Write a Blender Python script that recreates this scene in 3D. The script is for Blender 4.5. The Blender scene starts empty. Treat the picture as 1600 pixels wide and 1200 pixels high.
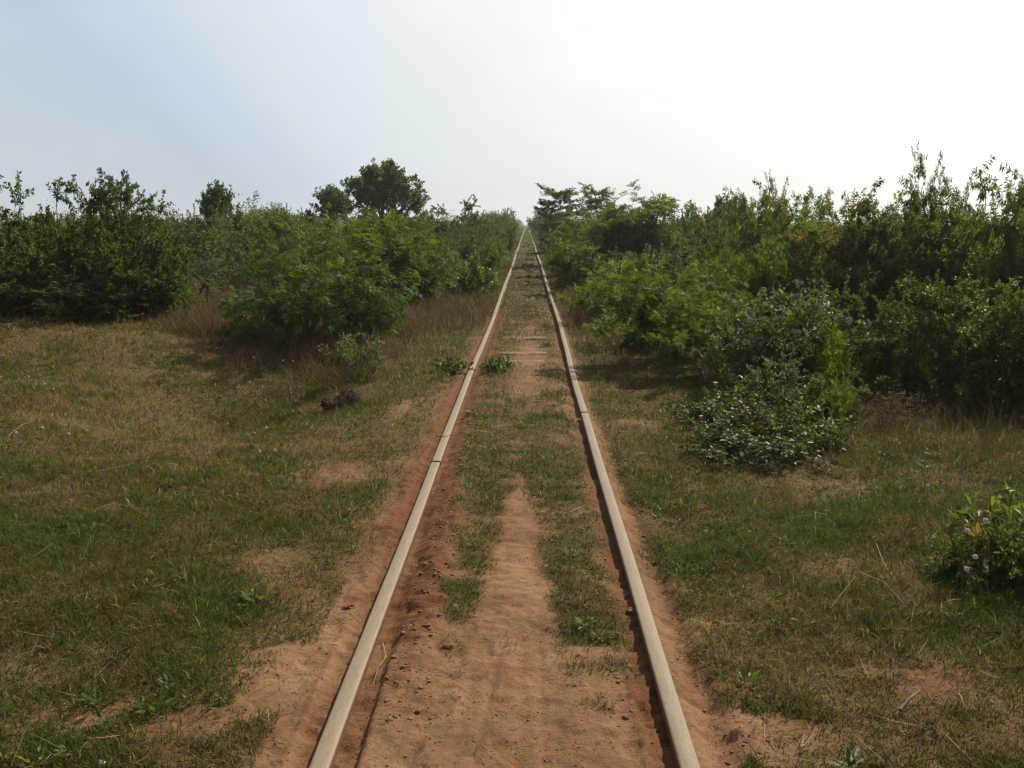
import bpy, math, random
import numpy as np
from mathutils import Vector, Matrix

random.seed(7)
rng = np.random.default_rng(7)
scene = bpy.context.scene
C = scene.collection
R = math.radians

# ------------------------------------------------------------------ camera
F_PX = 1556.0                       # focal length in pixels of a 1600 px wide picture
CAM_H = 1.53
VPX, VPY = 823.0, 348.0             # where the rails meet
PITCH = math.atan((600 - VPY) / F_PX)
YAW = math.atan((VPX - 800) / F_PX * math.cos(PITCH))
cam_d = bpy.data.cameras.new('camera')
cam_d.sensor_width = 36.0
cam_d.lens = F_PX / 1600 * 36.0
cam_d.clip_end = 6000
cam_d.clip_start = 0.05
cam = bpy.data.objects.new('camera', cam_d)
C.objects.link(cam)
cam.location = (0, 0, CAM_H)
fwd = Vector((-math.sin(YAW) * math.cos(PITCH), math.cos(YAW) * math.cos(PITCH), -math.sin(PITCH)))
cam.rotation_euler = fwd.to_track_quat('-Z', 'Y').to_euler()
scene.camera = cam
right = fwd.cross(Vector((0, 0, 1))).normalized()
upv = right.cross(fwd).normalized()


def ray(px, py):
    return fwd * F_PX + right * (px - 800) - upv * (py - 600)


def at(px, py, Y):
    d = ray(px, py)
    return Vector((0, 0, CAM_H)) + d * (Y / d.y)


def gnd(px, py, z=-0.03):
    d = ray(px, py)
    return Vector((0, 0, CAM_H)) + d * ((z - CAM_H) / d.z)


# ------------------------------------------------------------------ noise
_T = np.random.default_rng(11).random((512, 512))


def vnoise(x, y):
    xi = np.floor(x).astype(int); yi = np.floor(y).astype(int)
    fx = x - xi; fy = y - yi
    fx = fx * fx * fx * (fx * (fx * 6 - 15) + 10); fy = fy * fy * fy * (fy * (fy * 6 - 15) + 10)
    a = _T[xi & 511, yi & 511]; b = _T[(xi + 1) & 511, yi & 511]
    c = _T[xi & 511, (yi + 1) & 511]; d = _T[(xi + 1) & 511, (yi + 1) & 511]
    return (a * (1 - fx) + b * fx) * (1 - fy) + (c * (1 - fx) + d * fx) * fy


def fbm(x, y, s, o=4, seed=0.0):
    t = 0; amp = 0.5; n = 0
    x = x / s + seed * 17.3; y = y / s + seed * 9.7
    for k in range(o):
        t = t + amp * vnoise(x, y); n += amp
        x, y = (x * 0.8 - y * 0.6) * 2.03 + 5.1, (x * 0.6 + y * 0.8) * 2.03 + 3.7
        amp *= 0.5
    return t / n


def sstep(a, b, x):
    t = np.clip((x - a) / (b - a), 0, 1)
    return t * t * (3 - 2 * t)


def gs(x, c, w):
    return np.exp(-((x - c) / w) ** 2)


XL, XR = -0.587, 0.473              # rail centre lines


def wob(y):
    y = np.asarray(y, float)
    return 0.05 * sstep(8, 18, y) + 0.012 * np.sin(y * 0.21) * sstep(8, 20, y)


def railx(x0, y):
    return x0 + wob(y)


def cover(x, y):
    """0 = bare earth, 1 = closed grass"""
    n1 = fbm(x, y, 0.55, 4, 1); n2 = fbm(x, y, 0.16, 3, 2); n3 = fbm(x, y, 2.2, 3, 3)
    jit = (n1 - 0.5) * 0.8 + (n2 - 0.5) * 0.4
    c = np.ones_like(x)
    # patchiness of the meadow
    c *= 0.74 + 0.26 * sstep(0.30, 0.50, n1 * 0.6 + n2 * 0.4)
    far_ = sstep(10, 14, y) * sstep(1.6, 2.6, np.abs(x))
    xw = x - wob(y)
    # left outer margin
    lm = np.interp(y, [0, 2.0, 2.6, 3.2, 4.2, 5, 7, 9.5, 12, 20], [.85, 0.65, 0.46, 0.32, 0.16, 0.12, 0.09, 0.07, 0.05, 0.03])
    dl = XL - xw
    c = np.where(dl > 0, c * sstep(-0.06, 0.26, dl - lm + jit * np.clip(lm * 1.2, 0.14, 0.8)), c)
    # ragged lower left corner
    c *= 1 - 0.75 * sstep(0.2, 0.6, dl) * (dl > 0) * sstep(2.95, 2.3, y + (n1 - 0.5) * 2.2) * sstep(1.5, .8, dl)
    # right outer margin
    rm = np.interp(y, [0, 2.0, 2.6, 3.5, 5.2, 7, 10, 15], [0.4, 0.30, 0.17, 0.09, 0.03, 0.01, 0.0, 0.0])
    dr = xw - XR
    c = np.where(dr > 0, c * sstep(-0.02, 0.2, dr - rm + jit * np.clip(rm, 0.1, 0.4)), c)
    thin = sstep(4.6, 3.2, y + (n3 - 0.5) * 1.5) * sstep(1.9, 1.1, dr + (n1 - .5)) * (dr > 0)
    c *= 1 - 0.28 * thin * sstep(0.60, 0.40, n1)
    # between the rails
    inn = (dl < 0) & (dr < 0)
    e = 0.1
    ci = sstep(3.0, 3.9, y + (n2 - .5) * 1.3 + np.where(x > -0.02, 0.12, -0.38)) \
        * sstep(0.05, 0.21, np.minimum(-dl + 0.01 - 0.03, -dr + 0.02) + (n2 - 0.5) * 0.22)
    ci *= 0.55 + 0.45 * sstep(0.3, 0.5, n2)
    xp = -0.045 - 0.02 * (y - 4.5) * 0
    pw = np.interp(y, [3.4, 4.2, 4.8, 5.5, 6.0], [0.19, 0.135, 0.105, 0.06, 0.0])
    ci *= 1 - sstep(0.05, -0.05, np.abs(x - xp) - pw + (n2 - 0.5) * 0.08) * (y < 6.1)
    # red band inside the left rail
    lb = np.interp(y, [3, 4, 5, 6.5, 8.5, 10], [0.3, 0.24, 0.2, 0.15, 0.1, 0.04])
    ci *= sstep(-0.03, 0.06, -dl - lb + (n2 - .5) * 0.14)
    # worn earth between the rails farther on
    worn = gs(y, 11.6, 1.2) * gs(xw, 0.02, 0.24) + 0.85 * gs(y, 9.6, 0.7) * gs(xw, 0.0, 0.2) + 0.5 * gs(y, 14.5, 2) * gs(xw, 0.02, 0.16)
    ci *= 1 - np.clip(worn * 1.1 * sstep(0.25, 0.5, n2 + 0.12), 0, 0.95)
    c = np.where(inn, ci, c)
    c = np.maximum(c, .9 * sstep(15, 21, y) * sstep(.30, .5, n2 + .1))
    # single bare patches
    for px, py, w, h, k in [(525, 742, .26, .3, .9), (230, 1125, .3, .16, .9), (1395, 1075, .22, .16, .85), (640, 640, .2, .6, .8),
                         (990, 665, .2, .3, .6), (60, 1050, .22, .14, .7), (430, 880, .2, .25, .6), (500, 930, .2, .2, .8), (1290, 750, .25, .4, .5),
                         (1100, 960, .2, .2, .6), (1330, 900, .3, .18, .5), (1180, 1160, .4, .2, .7)]:
        g = gnd(px, py)
        c *= 1 - k * np.clip(1.4 * np.exp(-((x - g.x) / w) ** 2 - ((y - g.y) / h) ** 2) * (0.4 + 1.2 * n2), 0, 1)
    side = (dl > .2) | (dr > .16)
    c = np.where(side, np.maximum(c, np.where(dr > 0, .75, .5) * sstep(.42, .58, fbm(x, y, .25, 3, 15))), c)
    c = np.maximum(c, far_)
    return np.clip(c, 0, 1)


def redness(x, y):
    xw = x - wob(y)
    n = fbm(x, y, 0.2, 3, 6)
    r = gs(xw, XL + 0.17, 0.10) * sstep(2.9, 3.9, y) * 1.2
    r += gs(xw, XL - 0.1, 0.09) * sstep(3.6, 5.2, y) * 0.9
    r += gs(xw, XL + 0.06, 0.05) * 0.5 + gs(xw, XL - 0.06, 0.04) * 0.4
    r += gs(xw, XR - 0.08, 0.06) * 0.95 + gs(xw, XR + 0.13, 0.08) * 0.35
    r += 0.25 * sstep(0.5, 0.7, n)
    return np.clip(r * (0.5 + n), 0, 1)


def near_rail(dr, y):
    # dusty fillet on the far side of the right rail, then a shallow fall
    return .014 * sstep(.075, .045, dr) * (dr > 0) - .022 * gs(dr, .115, .045) * sstep(9, 6, y)


def height(x, y, fine=True):
    x = np.asarray(x, float); y = np.asarray(y, float)
    xw = x - wob(y)
    z = np.full(x.shape, -0.02)
    far = sstep(7, 22, y)
    dl = xw - XL; dr = xw - XR
    off = np.minimum(np.abs(dl), np.abs(dr))
    z = z - 0.035 * far
    # terrain either side
    z = z + 0.40 * gs(x, -6.6, 2.8) * gs(y, 12.2, 2.1) - 0.50 * gs(x, -2.75, 0.95) * gs(y, 9.1, 1.5)
    z = z + 0.20 * gs(x, -4.8, 1.2) * gs(y, 7.6, 1.6)
    z = z - 0.28 * sstep(2.6, 5.0, x) * sstep(6, 9, y) * sstep(40, 25, y)
    z = z - 0.10 * sstep(1.2, 3.5, np.abs(x)) * sstep(14, 22, y)
    z = z + (fbm(x, y, 2.2, 4, 4) - 0.5) * 0.27 * sstep(0.8, 2.2, np.abs(x + 0.05))
    if fine:
        near = sstep(14, 7, y)
        cv = cover(x, y)
        z = z + (fbm(x, y, 0.42, 4, 5) - 0.5) * 0.05 * (0.35 + 0.65 * sstep(0.1, 0.3, off))
        bare = 1 - cv
        f = fbm(x, y, 0.075, 3, 7)
        rough = 0.35 + 1.3 * redness(x, y)
        z = z + near * bare * rough * (np.abs(f - 0.5) * -2 + 0.35) * 0.014
        # caked, heel marked earth
        z = z + near * bare * sstep(0.52, 0.60, fbm(x, y, 0.11, 2, 8)) * 0.007
        z = z - near * bare * sstep(0.60, 0.66, fbm(x, y, 0.10, 2, 12)) * 0.010
        z = z + cv * (f - 0.5) * 0.025
        # tyre lugs in the trodden strip
        lug = np.sin((y + 0.25 * np.abs(x + 0.045)) * 2 * math.pi / 0.075) * (fbm(x, y, 0.05, 2, 9) + 0.3)
        z = z + 0.0028 * lug * sstep(0.14, 0.08, np.abs(x + 0.045 + 0.02 * np.sin(y * 2))) * sstep(3.0, 3.8, y) * sstep(6, 5.2, y)
        # ruts left by wheels crossing at the front
        for x0, sl, w, d in [(-0.20, 0.06, 0.014, .006), (-0.12, 0.05, 0.012, .007), (-0.02, 0.01, 0.02, .006), (0.06, 0.0, 0.012, .006), (0.10, 0.02, 0.03, .005), (-0.30, 0.10, 0.02, .005)]:
            z = z - d * gs(x, x0 + sl * (y - 3) + 0.01 * np.sin(y * 3 + x0 * 30), w) * sstep(3.9, 3.2, y)
        # banks beside the left rail
        z = z + 0.024 * gs(dl, 0.20, 0.06) * sstep(3.0, 3.6, y) * sstep(9, 6, y) * (0.4 + 1.2 * fbm(x, y, .12, 3, 10))
        z = z + 0.010 * gs(dr, 0.18, 0.06) * sstep(9, 6, y) * (0.3 + 1.4 * fbm(x, y, .12, 3, 13))
    # slots worn beside each rail
    gd = 0.034 + 0.006 * far
    jl = (fbm(x, y, 0.22, 3, 14) - 0.5) * 0.03
    soft = .055 * sstep(3.1, 4.2, y)
    slot_l = sstep(0.105 + soft * .6, 0.088 - soft, dl + jl * sstep(3.0, 3.8, y)) * sstep(-0.105, -0.075, dl - jl)
    slot_r = sstep(0.165, 0.09, dr + jl) * sstep(-0.112 - soft * .6, -0.094 + soft * .8, dr + jl * sstep(3.0, 3.8, y))
    z = z - gd * np.maximum(slot_l * np.where(dl < 0, 0.42, 1.0), slot_r * np.where(dr > 0, 0.0, 1.0))
    z = z + near_rail(dr, y)
    z = np.where(off < .06, np.minimum(z, -.009 - .012 * far), z)
    # thin hard lips at the slot edges in front
    lip = sstep(4.2, 3.4, y)
    z = z + lip * 0.010 * (gs(dl, -0.112, 0.012) + gs(dr, -0.118, 0.008))
    return z


def hz(x, y):
    return float(height(np.array([x]), np.array([y]))[0])


# ------------------------------------------------------------------ mesh helpers
def mesh_np(name, verts, loops, sizes, mat=None, smooth=False, attrs=None):
    me = bpy.data.meshes.new(name)
    verts = np.ascontiguousarray(verts, np.float32)
    loops = np.ascontiguousarray(loops, np.int32)
    sizes = np.ascontiguousarray(sizes, np.int32)
    me.vertices.add(len(verts)); me.vertices.foreach_set('co', verts.ravel())
    me.loops.add(len(loops)); me.loops.foreach_set('vertex_index', loops)
    me.polygons.add(len(sizes))
    st = np.zeros(len(sizes), np.int32); st[1:] = np.cumsum(sizes)[:-1]
    me.polygons.foreach_set('loop_start', st)
    me.polygons.foreach_set('loop_total', sizes)
    if smooth:
        me.polygons.foreach_set('use_smooth', np.ones(len(sizes), bool))
    for k, v in (attrs or {}).items():
        a = me.attributes.new(k, 'FLOAT', 'POINT')
        a.data.foreach_set('value', np.ascontiguousarray(v, np.float32))
    me.update(calc_edges=True)
    me.validate()
    if mat: me.materials.append(mat)
    return me


def obj(name, me, parent=None):
    o = bpy.data.objects.new(name, me)
    C.objects.link(o)
    if parent: o.parent = parent
    return o


def tag(o, label=None, cat=None, group=None, kind=None):
    if label: o['label'] = label
    if cat: o['category'] = cat
    if group: o['group'] = group
    if kind: o['kind'] = kind
    return o


def thing(name, label, cat, loc=(0, 0, 0), rz=0, sc=(1, 1, 1), group=None):
    o = bpy.data.objects.new(name, None)
    C.objects.link(o)
    o.empty_display_size = 0.1
    o.location = loc; o.rotation_euler = (0, 0, rz); o.scale = sc
    return tag(o, label, cat, group)


# ------------------------------------------------------------------ materials
def new_mat(name):
    m = bpy.data.materials.new(name); m.use_nodes = True
    nt = m.node_tree; nt.nodes.clear()
    out = nt.nodes.new('ShaderNodeOutputMaterial')
    return m, nt, out


def N(nt, t, **kw):
    n = nt.nodes.new(t)
    for k, v in kw.items():
        if hasattr(n, k): setattr(n, k, v)
        else: n.inputs[k].default_value = v
    return n


def ramp(nt, stops, fac):
    n = nt.nodes.new('ShaderNodeValToRGB')
    e = n.color_ramp.elements
    while len(e) < len(stops): e.new(0.5)
    for i, (p, c) in enumerate(stops):
        e[i].position = p; e[i].color = (c[0], c[1], c[2], 1)
    nt.links.new(fac, n.inputs[0])
    return n.outputs[0]


def mixc(nt, fac, a, b, mode='MIX'):
    n = nt.nodes.new('ShaderNodeMix'); n.data_type = 'RGBA'; n.blend_type = mode
    for s, v in ((0, fac), (6, a), (7, b)):
        if hasattr(v, 'is_linked'): nt.links.new(v, n.inputs[s])
        elif isinstance(v, (int, float)): n.inputs[s].default_value = v
        else: n.inputs[s].default_value = (v[0], v[1], v[2], 1)
    return n.outputs[2]


def math_n(nt, op, a, b=0.0, clamp=False):
    n = nt.nodes.new('ShaderNodeMath'); n.operation = op; n.use_clamp = clamp
    for s, v in ((0, a), (1, b)):
        if hasattr(v, 'is_linked'): nt.links.new(v, n.inputs[s])
        else: n.inputs[s].default_value = v
    return n.outputs[0]


def noise(nt, scale, detail=4, rough=0.55, vec=None):
    n = nt.nodes.new('ShaderNodeTexNoise')
    n.inputs['Scale'].default_value = scale; n.inputs['Detail'].default_value = detail; n.inputs['Roughness'].default_value = rough
    if vec is None:
        vec = nt.nodes.new('ShaderNodeNewGeometry').outputs['Position']
    nt.links.new(vec, n.inputs['Vector'])
    return n.outputs['Fac']


def attr(nt, name):
    n = nt.nodes.new('ShaderNodeAttribute'); n.attribute_name = name
    return n.outputs['Fac']


def leaf_mat(name, stops, rough=0.42, trans=0.4, spec=0.5, tint=0.12, tcol=(1.75, 1.75, 0.6)):
    m, nt, out = new_mat(name)
    a = attr(nt, 'rnd')
    oi = nt.nodes.new('ShaderNodeObjectInfo')
    s = math_n(nt, 'ADD', a, math_n(nt, 'MULTIPLY', math_n(nt, 'SUBTRACT', oi.outputs['Random'], 0.5), tint * 2), True)
    col = ramp(nt, stops, s)
    p = N(nt, 'ShaderNodeBsdfPrincipled'); nt.links.new(col, p.inputs['Base Color'])
    p.inputs['Roughness'].default_value = rough
    p.inputs['Specular IOR Level'].default_value = spec
    t = N(nt, 'ShaderNodeBsdfTranslucent')
    nt.links.new(mixc(nt, 1.0, col, tcol, 'MULTIPLY'), t.inputs['Color'])
    mx = N(nt, 'ShaderNodeMixShader'); mx.inputs[0].default_value = trans
    nt.links.new(p.outputs[0], mx.inputs[1]); nt.links.new(t.outputs[0], mx.inputs[2])
    nt.links.new(mx.outputs[0], out.inputs[0])
    return m


def plain_mat(name, col, col2=None, scale=20, rough=0.85, spec=0.25, bump=0.0):
    m, nt, out = new_mat(name)
    p = N(nt, 'ShaderNodeBsdfPrincipled')
    p.inputs['Roughness'].default_value = rough; p.inputs['Specular IOR Level'].default_value = spec
    tc = nt.nodes.new('ShaderNodeTexCoord').outputs['Object']
    f = noise(nt, scale, 5, 0.6, tc)
    c = ramp(nt, [(0.3, col), (0.7, col2 or col)], f)
    nt.links.new(c, p.inputs['Base Color'])
    if bump:
        b = N(nt, 'ShaderNodeBump'); b.inputs['Strength'].default_value = bump; b.inputs['Distance'].default_value = 0.01
        nt.links.new(f, b.inputs['Height']); nt.links.new(b.outputs[0], p.inputs['Normal'])
    nt.links.new(p.outputs[0], out.inputs[0])
    return m


# greens are reflectances, not picture values
M = {}
M['dark_leaf'] = leaf_mat('dark_leaf', [(0.0, (.030, .054, .012)), (.45, (.060, .096, .018)), (.85, (.110, .148, .028)), (1, (.17, .17, .03))], rough=.5, trans=.40, spec=.2)
M['olive_leaf'] = leaf_mat('olive_leaf', [(0.0, (.040, .054, .014)), (.45, (.072, .090, .020)), (.85, (.120, .132, .030)), (1, (.18, .11, .04))], rough=.48, trans=.45, spec=.3)
M['fern_leaf'] = leaf_mat('fern_leaf', [(0.0, (.034, .057, .011)), (.5, (.064, .098, .016)), (.9, (.112, .148, .026)), (1, (.15, .17, .03))], rough=.55, trans=.5, spec=.2)
M['fern_dark_leaf'] = leaf_mat('fern_dark_leaf', [(0.0, (.028, .054, .011)), (.5, (.050, .088, .015)), (.9, (.085, .128, .022)), (1, (.13, .15, .03))], rough=.55, trans=.42, spec=.2)
M['glossy_leaf'] = leaf_mat('glossy_leaf', [(0.0, (.036, .062, .014)), (.5, (.072, .112, .020)), (.85, (.13, .17, .03)), (1, (.22, .21, .04))], rough=.32, trans=.42, spec=.45)
M['lance_leaf'] = leaf_mat('lance_leaf', [(0.0, (.038, .060, .013)), (.45, (.072, .105, .018)), (.85, (.120, .150, .028)), (.95, (.15, .165, .03)), (1, (.20, .10, .03))], rough=.42, trans=.52, spec=.3)
M['weed_leaf'] = leaf_mat('weed_leaf', [(0.0, (.045, .064, .018)), (.5, (.075, .108, .024)), (.85, (.13, .155, .035)), (1, (.19, .12, .05))], rough=.5, trans=.45, spec=.3)
M['yellow_leaf'] = leaf_mat('yellow_leaf', [(0.0, (.06, .072, .015)), (.5, (.11, .12, .022)), (.9, (.18, .175, .03)), (1, (.24, .13, .04))], rough=.45, trans=.45, spec=.3)
M['grass'] = leaf_mat('grass', [(0.0, (.056, .084, .012)), (.30, (.081, .095, .016)), (.55, (.098, .085, .022)), (.80, (.126, .083, .032)), (.94, (.185, .130, .058)), (1, (.37, .29, .16))], rough=.65, trans=.36, spec=.1, tint=0, tcol=(1.4, 1.45, .65))
M['dry_grass'] = leaf_mat('dry_grass', [(0.0, (.09, .085, .025)), (.4, (.135, .085, .038)), (.8, (.18, .105, .052)), (1, (.34, .25, .15))], rough=.65, trans=.3, spec=.12, tint=0, tcol=(1.1, 1.0, .8))
M['bark'] = plain_mat('bark', (.055, .040, .028), (.13, .10, .07), 30, .9, .2, .5)
M['green_stem'] = plain_mat('green_stem', (.06, .07, .025), (.13, .11, .05), 30, .7)
M['straw'] = plain_mat('straw', (.27, .21, .11), (.38, .30, .17), 40, .7)
M['deadwood'] = plain_mat('deadwood', (.13, .10, .065), (.24, .19, .135), 40, .85, .2, .4)
M['flower_pink'] = plain_mat('flower_pink', (.85, .60, .74), (.93, .76, .86), 60, .8)
M['flower_pale'] = plain_mat('flower_pale', (.38, .33, .28), (.56, .50, .43), 60, .85)
M['clod'] = plain_mat('clod', (.15, .072, .034), (.25, .13, .068), 25, .95, .1, .5)
M['dark_earth'] = plain_mat('dark_earth', (.045, .030, .018), (.11, .070, .04), 14, .95, .1, .8)
M['stone'] = plain_mat('stone', (.17, .16, .15), (.34, .31, .28), 9, .9, .25, .4)
M['sleeper'] = plain_mat('sleeper', (.11, .07, .043), (.24, .155, .095), 8, .9, .15, .6)
M['scrap'] = plain_mat('scrap', (.50, .62, .64), (.62, .72, .72), 20, .5)


def ground_material():
    m, nt, out = new_mat('earth')
    cov = attr(nt, 'cover'); red = attr(nt, 'red'); grv = attr(nt, 'gravel')
    n1 = noise(nt, 6, 7, .65); n2 = noise(nt, 38, 6, .7); n3 = noise(nt, 170, 4, .7)
    sand = ramp(nt, [(.28, (.205, .106, .048)), (.5, (.285, .155, .075)), (.72, (.355, .207, .112))], n1)
    sand = mixc(nt, 0.35, sand, ramp(nt, [(.3, (.13, .062, .026)), (.7, (.37, .21, .105))], n2))
    n0 = noise(nt, 1.3, 5, .6)
    sand = mixc(nt, ramp(nt, [(.42, (0, 0, 0)), (.62, (.75, .75, .75))], n0), sand, ramp(nt, [(.3, (.11, .056, .025)), (.7, (.22, .115, .052))], n2))
    crk = nt.nodes.new('ShaderNodeTexVoronoi'); crk.feature = 'DISTANCE_TO_EDGE'; crk.inputs['Scale'].default_value = 15; crk.inputs['Randomness'].default_value = 1
    nt.links.new(nt.nodes.new('ShaderNodeNewGeometry').outputs['Position'], crk.inputs['Vector'])
    crack = math_n(nt, 'MULTIPLY', math_n(nt, 'LESS_THAN', crk.outputs['Distance'], .028), math_n(nt, 'GREATER_THAN', n1, .56))
    sand = mixc(nt, math_n(nt, 'MULTIPLY', crack, .65), sand, (.09, .045, .02))
    reds = ramp(nt, [(.3, (.105, .040, .016)), (.7, (.205, .086, .036))], n2)
    soil = mixc(nt, red, sand, reds)
    # dark specks: seeds, chaff, crumbs
    vor = nt.nodes.new('ShaderNodeTexVoronoi'); vor.inputs['Scale'].default_value = 34
    nt.links.new(nt.nodes.new('ShaderNodeNewGeometry').outputs['Position'], vor.inputs['Vector'])
    spk = math_n(nt, 'MULTIPLY', math_n(nt, 'LESS_THAN', vor.outputs['Distance'], 0.16), math_n(nt, 'GREATER_THAN', n1, 0.52))
    soil = mixc(nt, math_n(nt, 'MULTIPLY', spk, 0.7), soil, (.07, .04, .022))
    th = ramp(nt, [(.3, (.056, .044, .013)), (.5, (.086, .062, .021)), (.72, (.135, .086, .034))], n2)
    fac = math_n(nt, 'MULTIPLY', math_n(nt, 'POWER', cov, 0.8), math_n(nt, 'ADD', math_n(nt, 'MULTIPLY', n3, .8), .5), True)
    col = mixc(nt, fac, soil, th)
    gcol = ramp(nt, [(.3, (.06, .052, .042)), (.7, (.14, .122, .10))], n2)
    col = mixc(nt, math_n(nt, 'MULTIPLY', grv, 0.8), col, gcol)
    p = N(nt, 'ShaderNodeBsdfPrincipled')
    nt.links.new(col, p.inputs['Base Color'])
    p.inputs['Roughness'].default_value = .95; p.inputs['Specular IOR Level'].default_value = .12
    hsum = math_n(nt, 'ADD', math_n(nt, 'MULTIPLY', n2, 1.0), math_n(nt, 'MULTIPLY', n3, .45))
    b = N(nt, 'ShaderNodeBump'); b.inputs['Strength'].default_value = .8; b.inputs['Distance'].default_value = .016
    nt.links.new(hsum, b.inputs['Height']); nt.links.new(b.outputs[0], p.inputs['Normal'])
    nt.links.new(p.outputs[0], out.inputs[0])
    return m


def rail_material():
    m, nt, out = new_mat('rail_steel')
    g = nt.nodes.new('ShaderNodeNewGeometry')
    sx = nt.nodes.new('ShaderNodeSeparateXYZ'); nt.links.new(g.outputs['Normal'], sx.inputs[0])
    mp = nt.nodes.new('ShaderNodeMapping'); mp.inputs['Scale'].default_value = (9, .8, 9)
    nt.links.new(g.outputs['Position'], mp.inputs['Vector'])
    st = noise(nt, 6, 6, .65, mp.outputs[0]); fi = noise(nt, 120, 4, .6)
    lo = noise(nt, .7, 2, .5)
    dust = ramp(nt, [(.3, (.16, .122, .074)), (.55, (.215, .17, .107)), (.75, (.26, .21, .14))], st)
    dust = mixc(nt, .25, dust, ramp(nt, [(.3, (.15, .115, .07)), (.7, (.36, .31, .22))], fi))
    dust = mixc(nt, math_n(nt, 'MULTIPLY', lo, .5), dust, (.31, .22, .125))
    mp2 = nt.nodes.new('ShaderNodeMapping'); mp2.inputs['Scale'].default_value = (30, 5, 30); nt.links.new(g.outputs['Position'], mp2.inputs['Vector'])
    gr_ = noise(nt, 3, 7, .75, mp2.outputs[0])
    dust = mixc(nt, ramp(nt, [(.56, (0, 0, 0)), (.68, (.6, .6, .6))], gr_), dust, (.12, .08, .05))
    rust = ramp(nt, [(.3, (.075, .035, .018)), (.7, (.17, .085, .045))], fi)
    f = math_n(nt, 'MULTIPLY', math_n(nt, 'SUBTRACT', sx.outputs['Z'], .35), 2.6, True)
    col = mixc(nt, f, rust, dust)
    p = N(nt, 'ShaderNodeBsdfPrincipled'); nt.links.new(col, p.inputs['Base Color'])
    p.inputs['Roughness'].default_value = .62; p.inputs['Specular IOR Level'].default_value = .22
    b = N(nt, 'ShaderNodeBump'); b.inputs['Strength'].default_value = .25; b.inputs['Distance'].default_value = .002
    nt.links.new(fi, b.inputs['Height']); nt.links.new(b.outputs[0], p.inputs['Normal'])
    nt.links.new(p.outputs[0], out.inputs[0])
    return m


# ------------------------------------------------------------------ ground sheet
def axis_rows():
    ys = [-300, -200, -100, -50, -25, -12, -6, -3, -1.5, -.5, .2, .7, 1.0, 1.2]
    y = 1.3
    while y < 600:
        ys.append(y)
        y += max(.010, y * (.0042 if y < 8 else .008 if y < 30 else .03))
    return np.array(ys + [650, 700])


def axis_cols():
    xs = [0.0]
    x = 0
    while x < 620:
        s = .012 if x < .8 else .017 if x < 1.4 else max(.017, (x - 1.4) * .035 + .017)
        x += s
        xs.append(x)
    xs = np.array(xs)
    return np.concatenate([-xs[:0:-1], xs]) - .05


ys, xs = axis_rows(), axis_cols()
GX, GY = np.meshgrid(xs, ys)
gz = height(GX, GY)
nr, nc = GX.shape
idx = np.arange(nr * nc).reshape(nr, nc)
quads = np.stack([idx[:-1, :-1], idx[:-1, 1:], idx[1:, 1:], idx[1:, :-1]], -1).reshape(-1, 4)
cv = cover(GX, GY)
XW = GX - wob(GY)
gravel = (sstep(.75, .45, np.abs(XW + .057)) * sstep(17, 26, GY)) * sstep(.48, .62, fbm(GX, GY, .8, 3, 20)) * .5
ground = obj('ground', mesh_np('ground', np.stack([GX, GY, gz], -1).reshape(-1, 3), quads.ravel(), np.full(len(quads), 4), ground_material(), True,
                               {'cover': cv.ravel(), 'red': redness(GX, GY).ravel(), 'gravel': np.clip(gravel, 0, 1).ravel()}))
tag(ground, kind='structure')

# ------------------------------------------------------------------ rails
railm = rail_material()
PROF = [(-.021, 0.0), (-.027, -.0025), (-.0305, -.008), (-.031, -.030), (-.024, -.036), (-.008, -.042), (-.007, -.085), (-.02, -.098), (-.055, -.104), (-.055, -.112)]
PROF = [(x, z) for x, z in PROF]
PROF = PROF + [(-x, z) for x, z in PROF[::-1]]


def rail(x0, y0, y1, label, lift=0.0):
    t = [y0]
    while t[-1] < y1:
        t.append(min(y1, t[-1] + max(.25, t[-1] * .02)))
    t = np.array(t)
    n = len(PROF)
    v = np.zeros((len(t), n, 3))
    for k, (px_, pz) in enumerate(PROF):
        v[:, k, 0] = railx(x0, t) + px_ + .002 * np.sin(t * 1.7 + x0)
        v[:, k, 1] = t
        v[:, k, 2] = pz + lift + .004 * np.sin(t * .9 + x0 * 3)
    cx, cy, cz = railx(x0, np.array([y0]))[0], y0, -.112
    L, S = [], []
    for i in range(len(t) - 1):
        for k in range(n):
            k2 = (k + 1) % n
            L += [i * n + k, i * n + k2, (i + 1) * n + k2, (i + 1) * n + k]; S.append(4)
    L += list(range(n)); S.append(n)
    L += list(range((len(t) - 1) * n, len(t) * n))[::-1]; S.append(n)
    o = obj('rail', mesh_np('rail', v.reshape(-1, 3) - np.array([cx, cy, cz]), L, S, railm, False))
    o.location = (cx, cy, cz)
    me = o.data
    me.set_sharp_from_angle(angle=R(50))
    me.polygons.foreach_set('use_smooth', np.ones(len(me.polygons), bool))
    return tag(o, label, 'rail', 'rail lengths of the railway track')


rail(XL, -6, 6.29, 'dusty left rail length nearest the camera, in bare red earth up to the first joint')
rail(XL, 6.335, 17.8, 'left rail length past the first joint, running beside the two leafy weeds', -.002)
rail(XL, 17.85, 29.3, 'short-looking left rail length beyond the reddish dry grass', -.001)
rail(XL, 29.33, 700, 'farthest left rail length narrowing to the horizon')
rail(XR, -6, 7.98, 'greyish right rail length nearest the camera, up to its dark joint')
rail(XR, 8.035, 19.5, 'right rail length just past the dark joint in brown grass', -.002)
rail(XR, 19.53, 31, 'short-looking right rail length beside the yellow-green bush', -.001)
rail(XR, 31.03, 700, 'farthest right rail length narrowing to the horizon')

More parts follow.
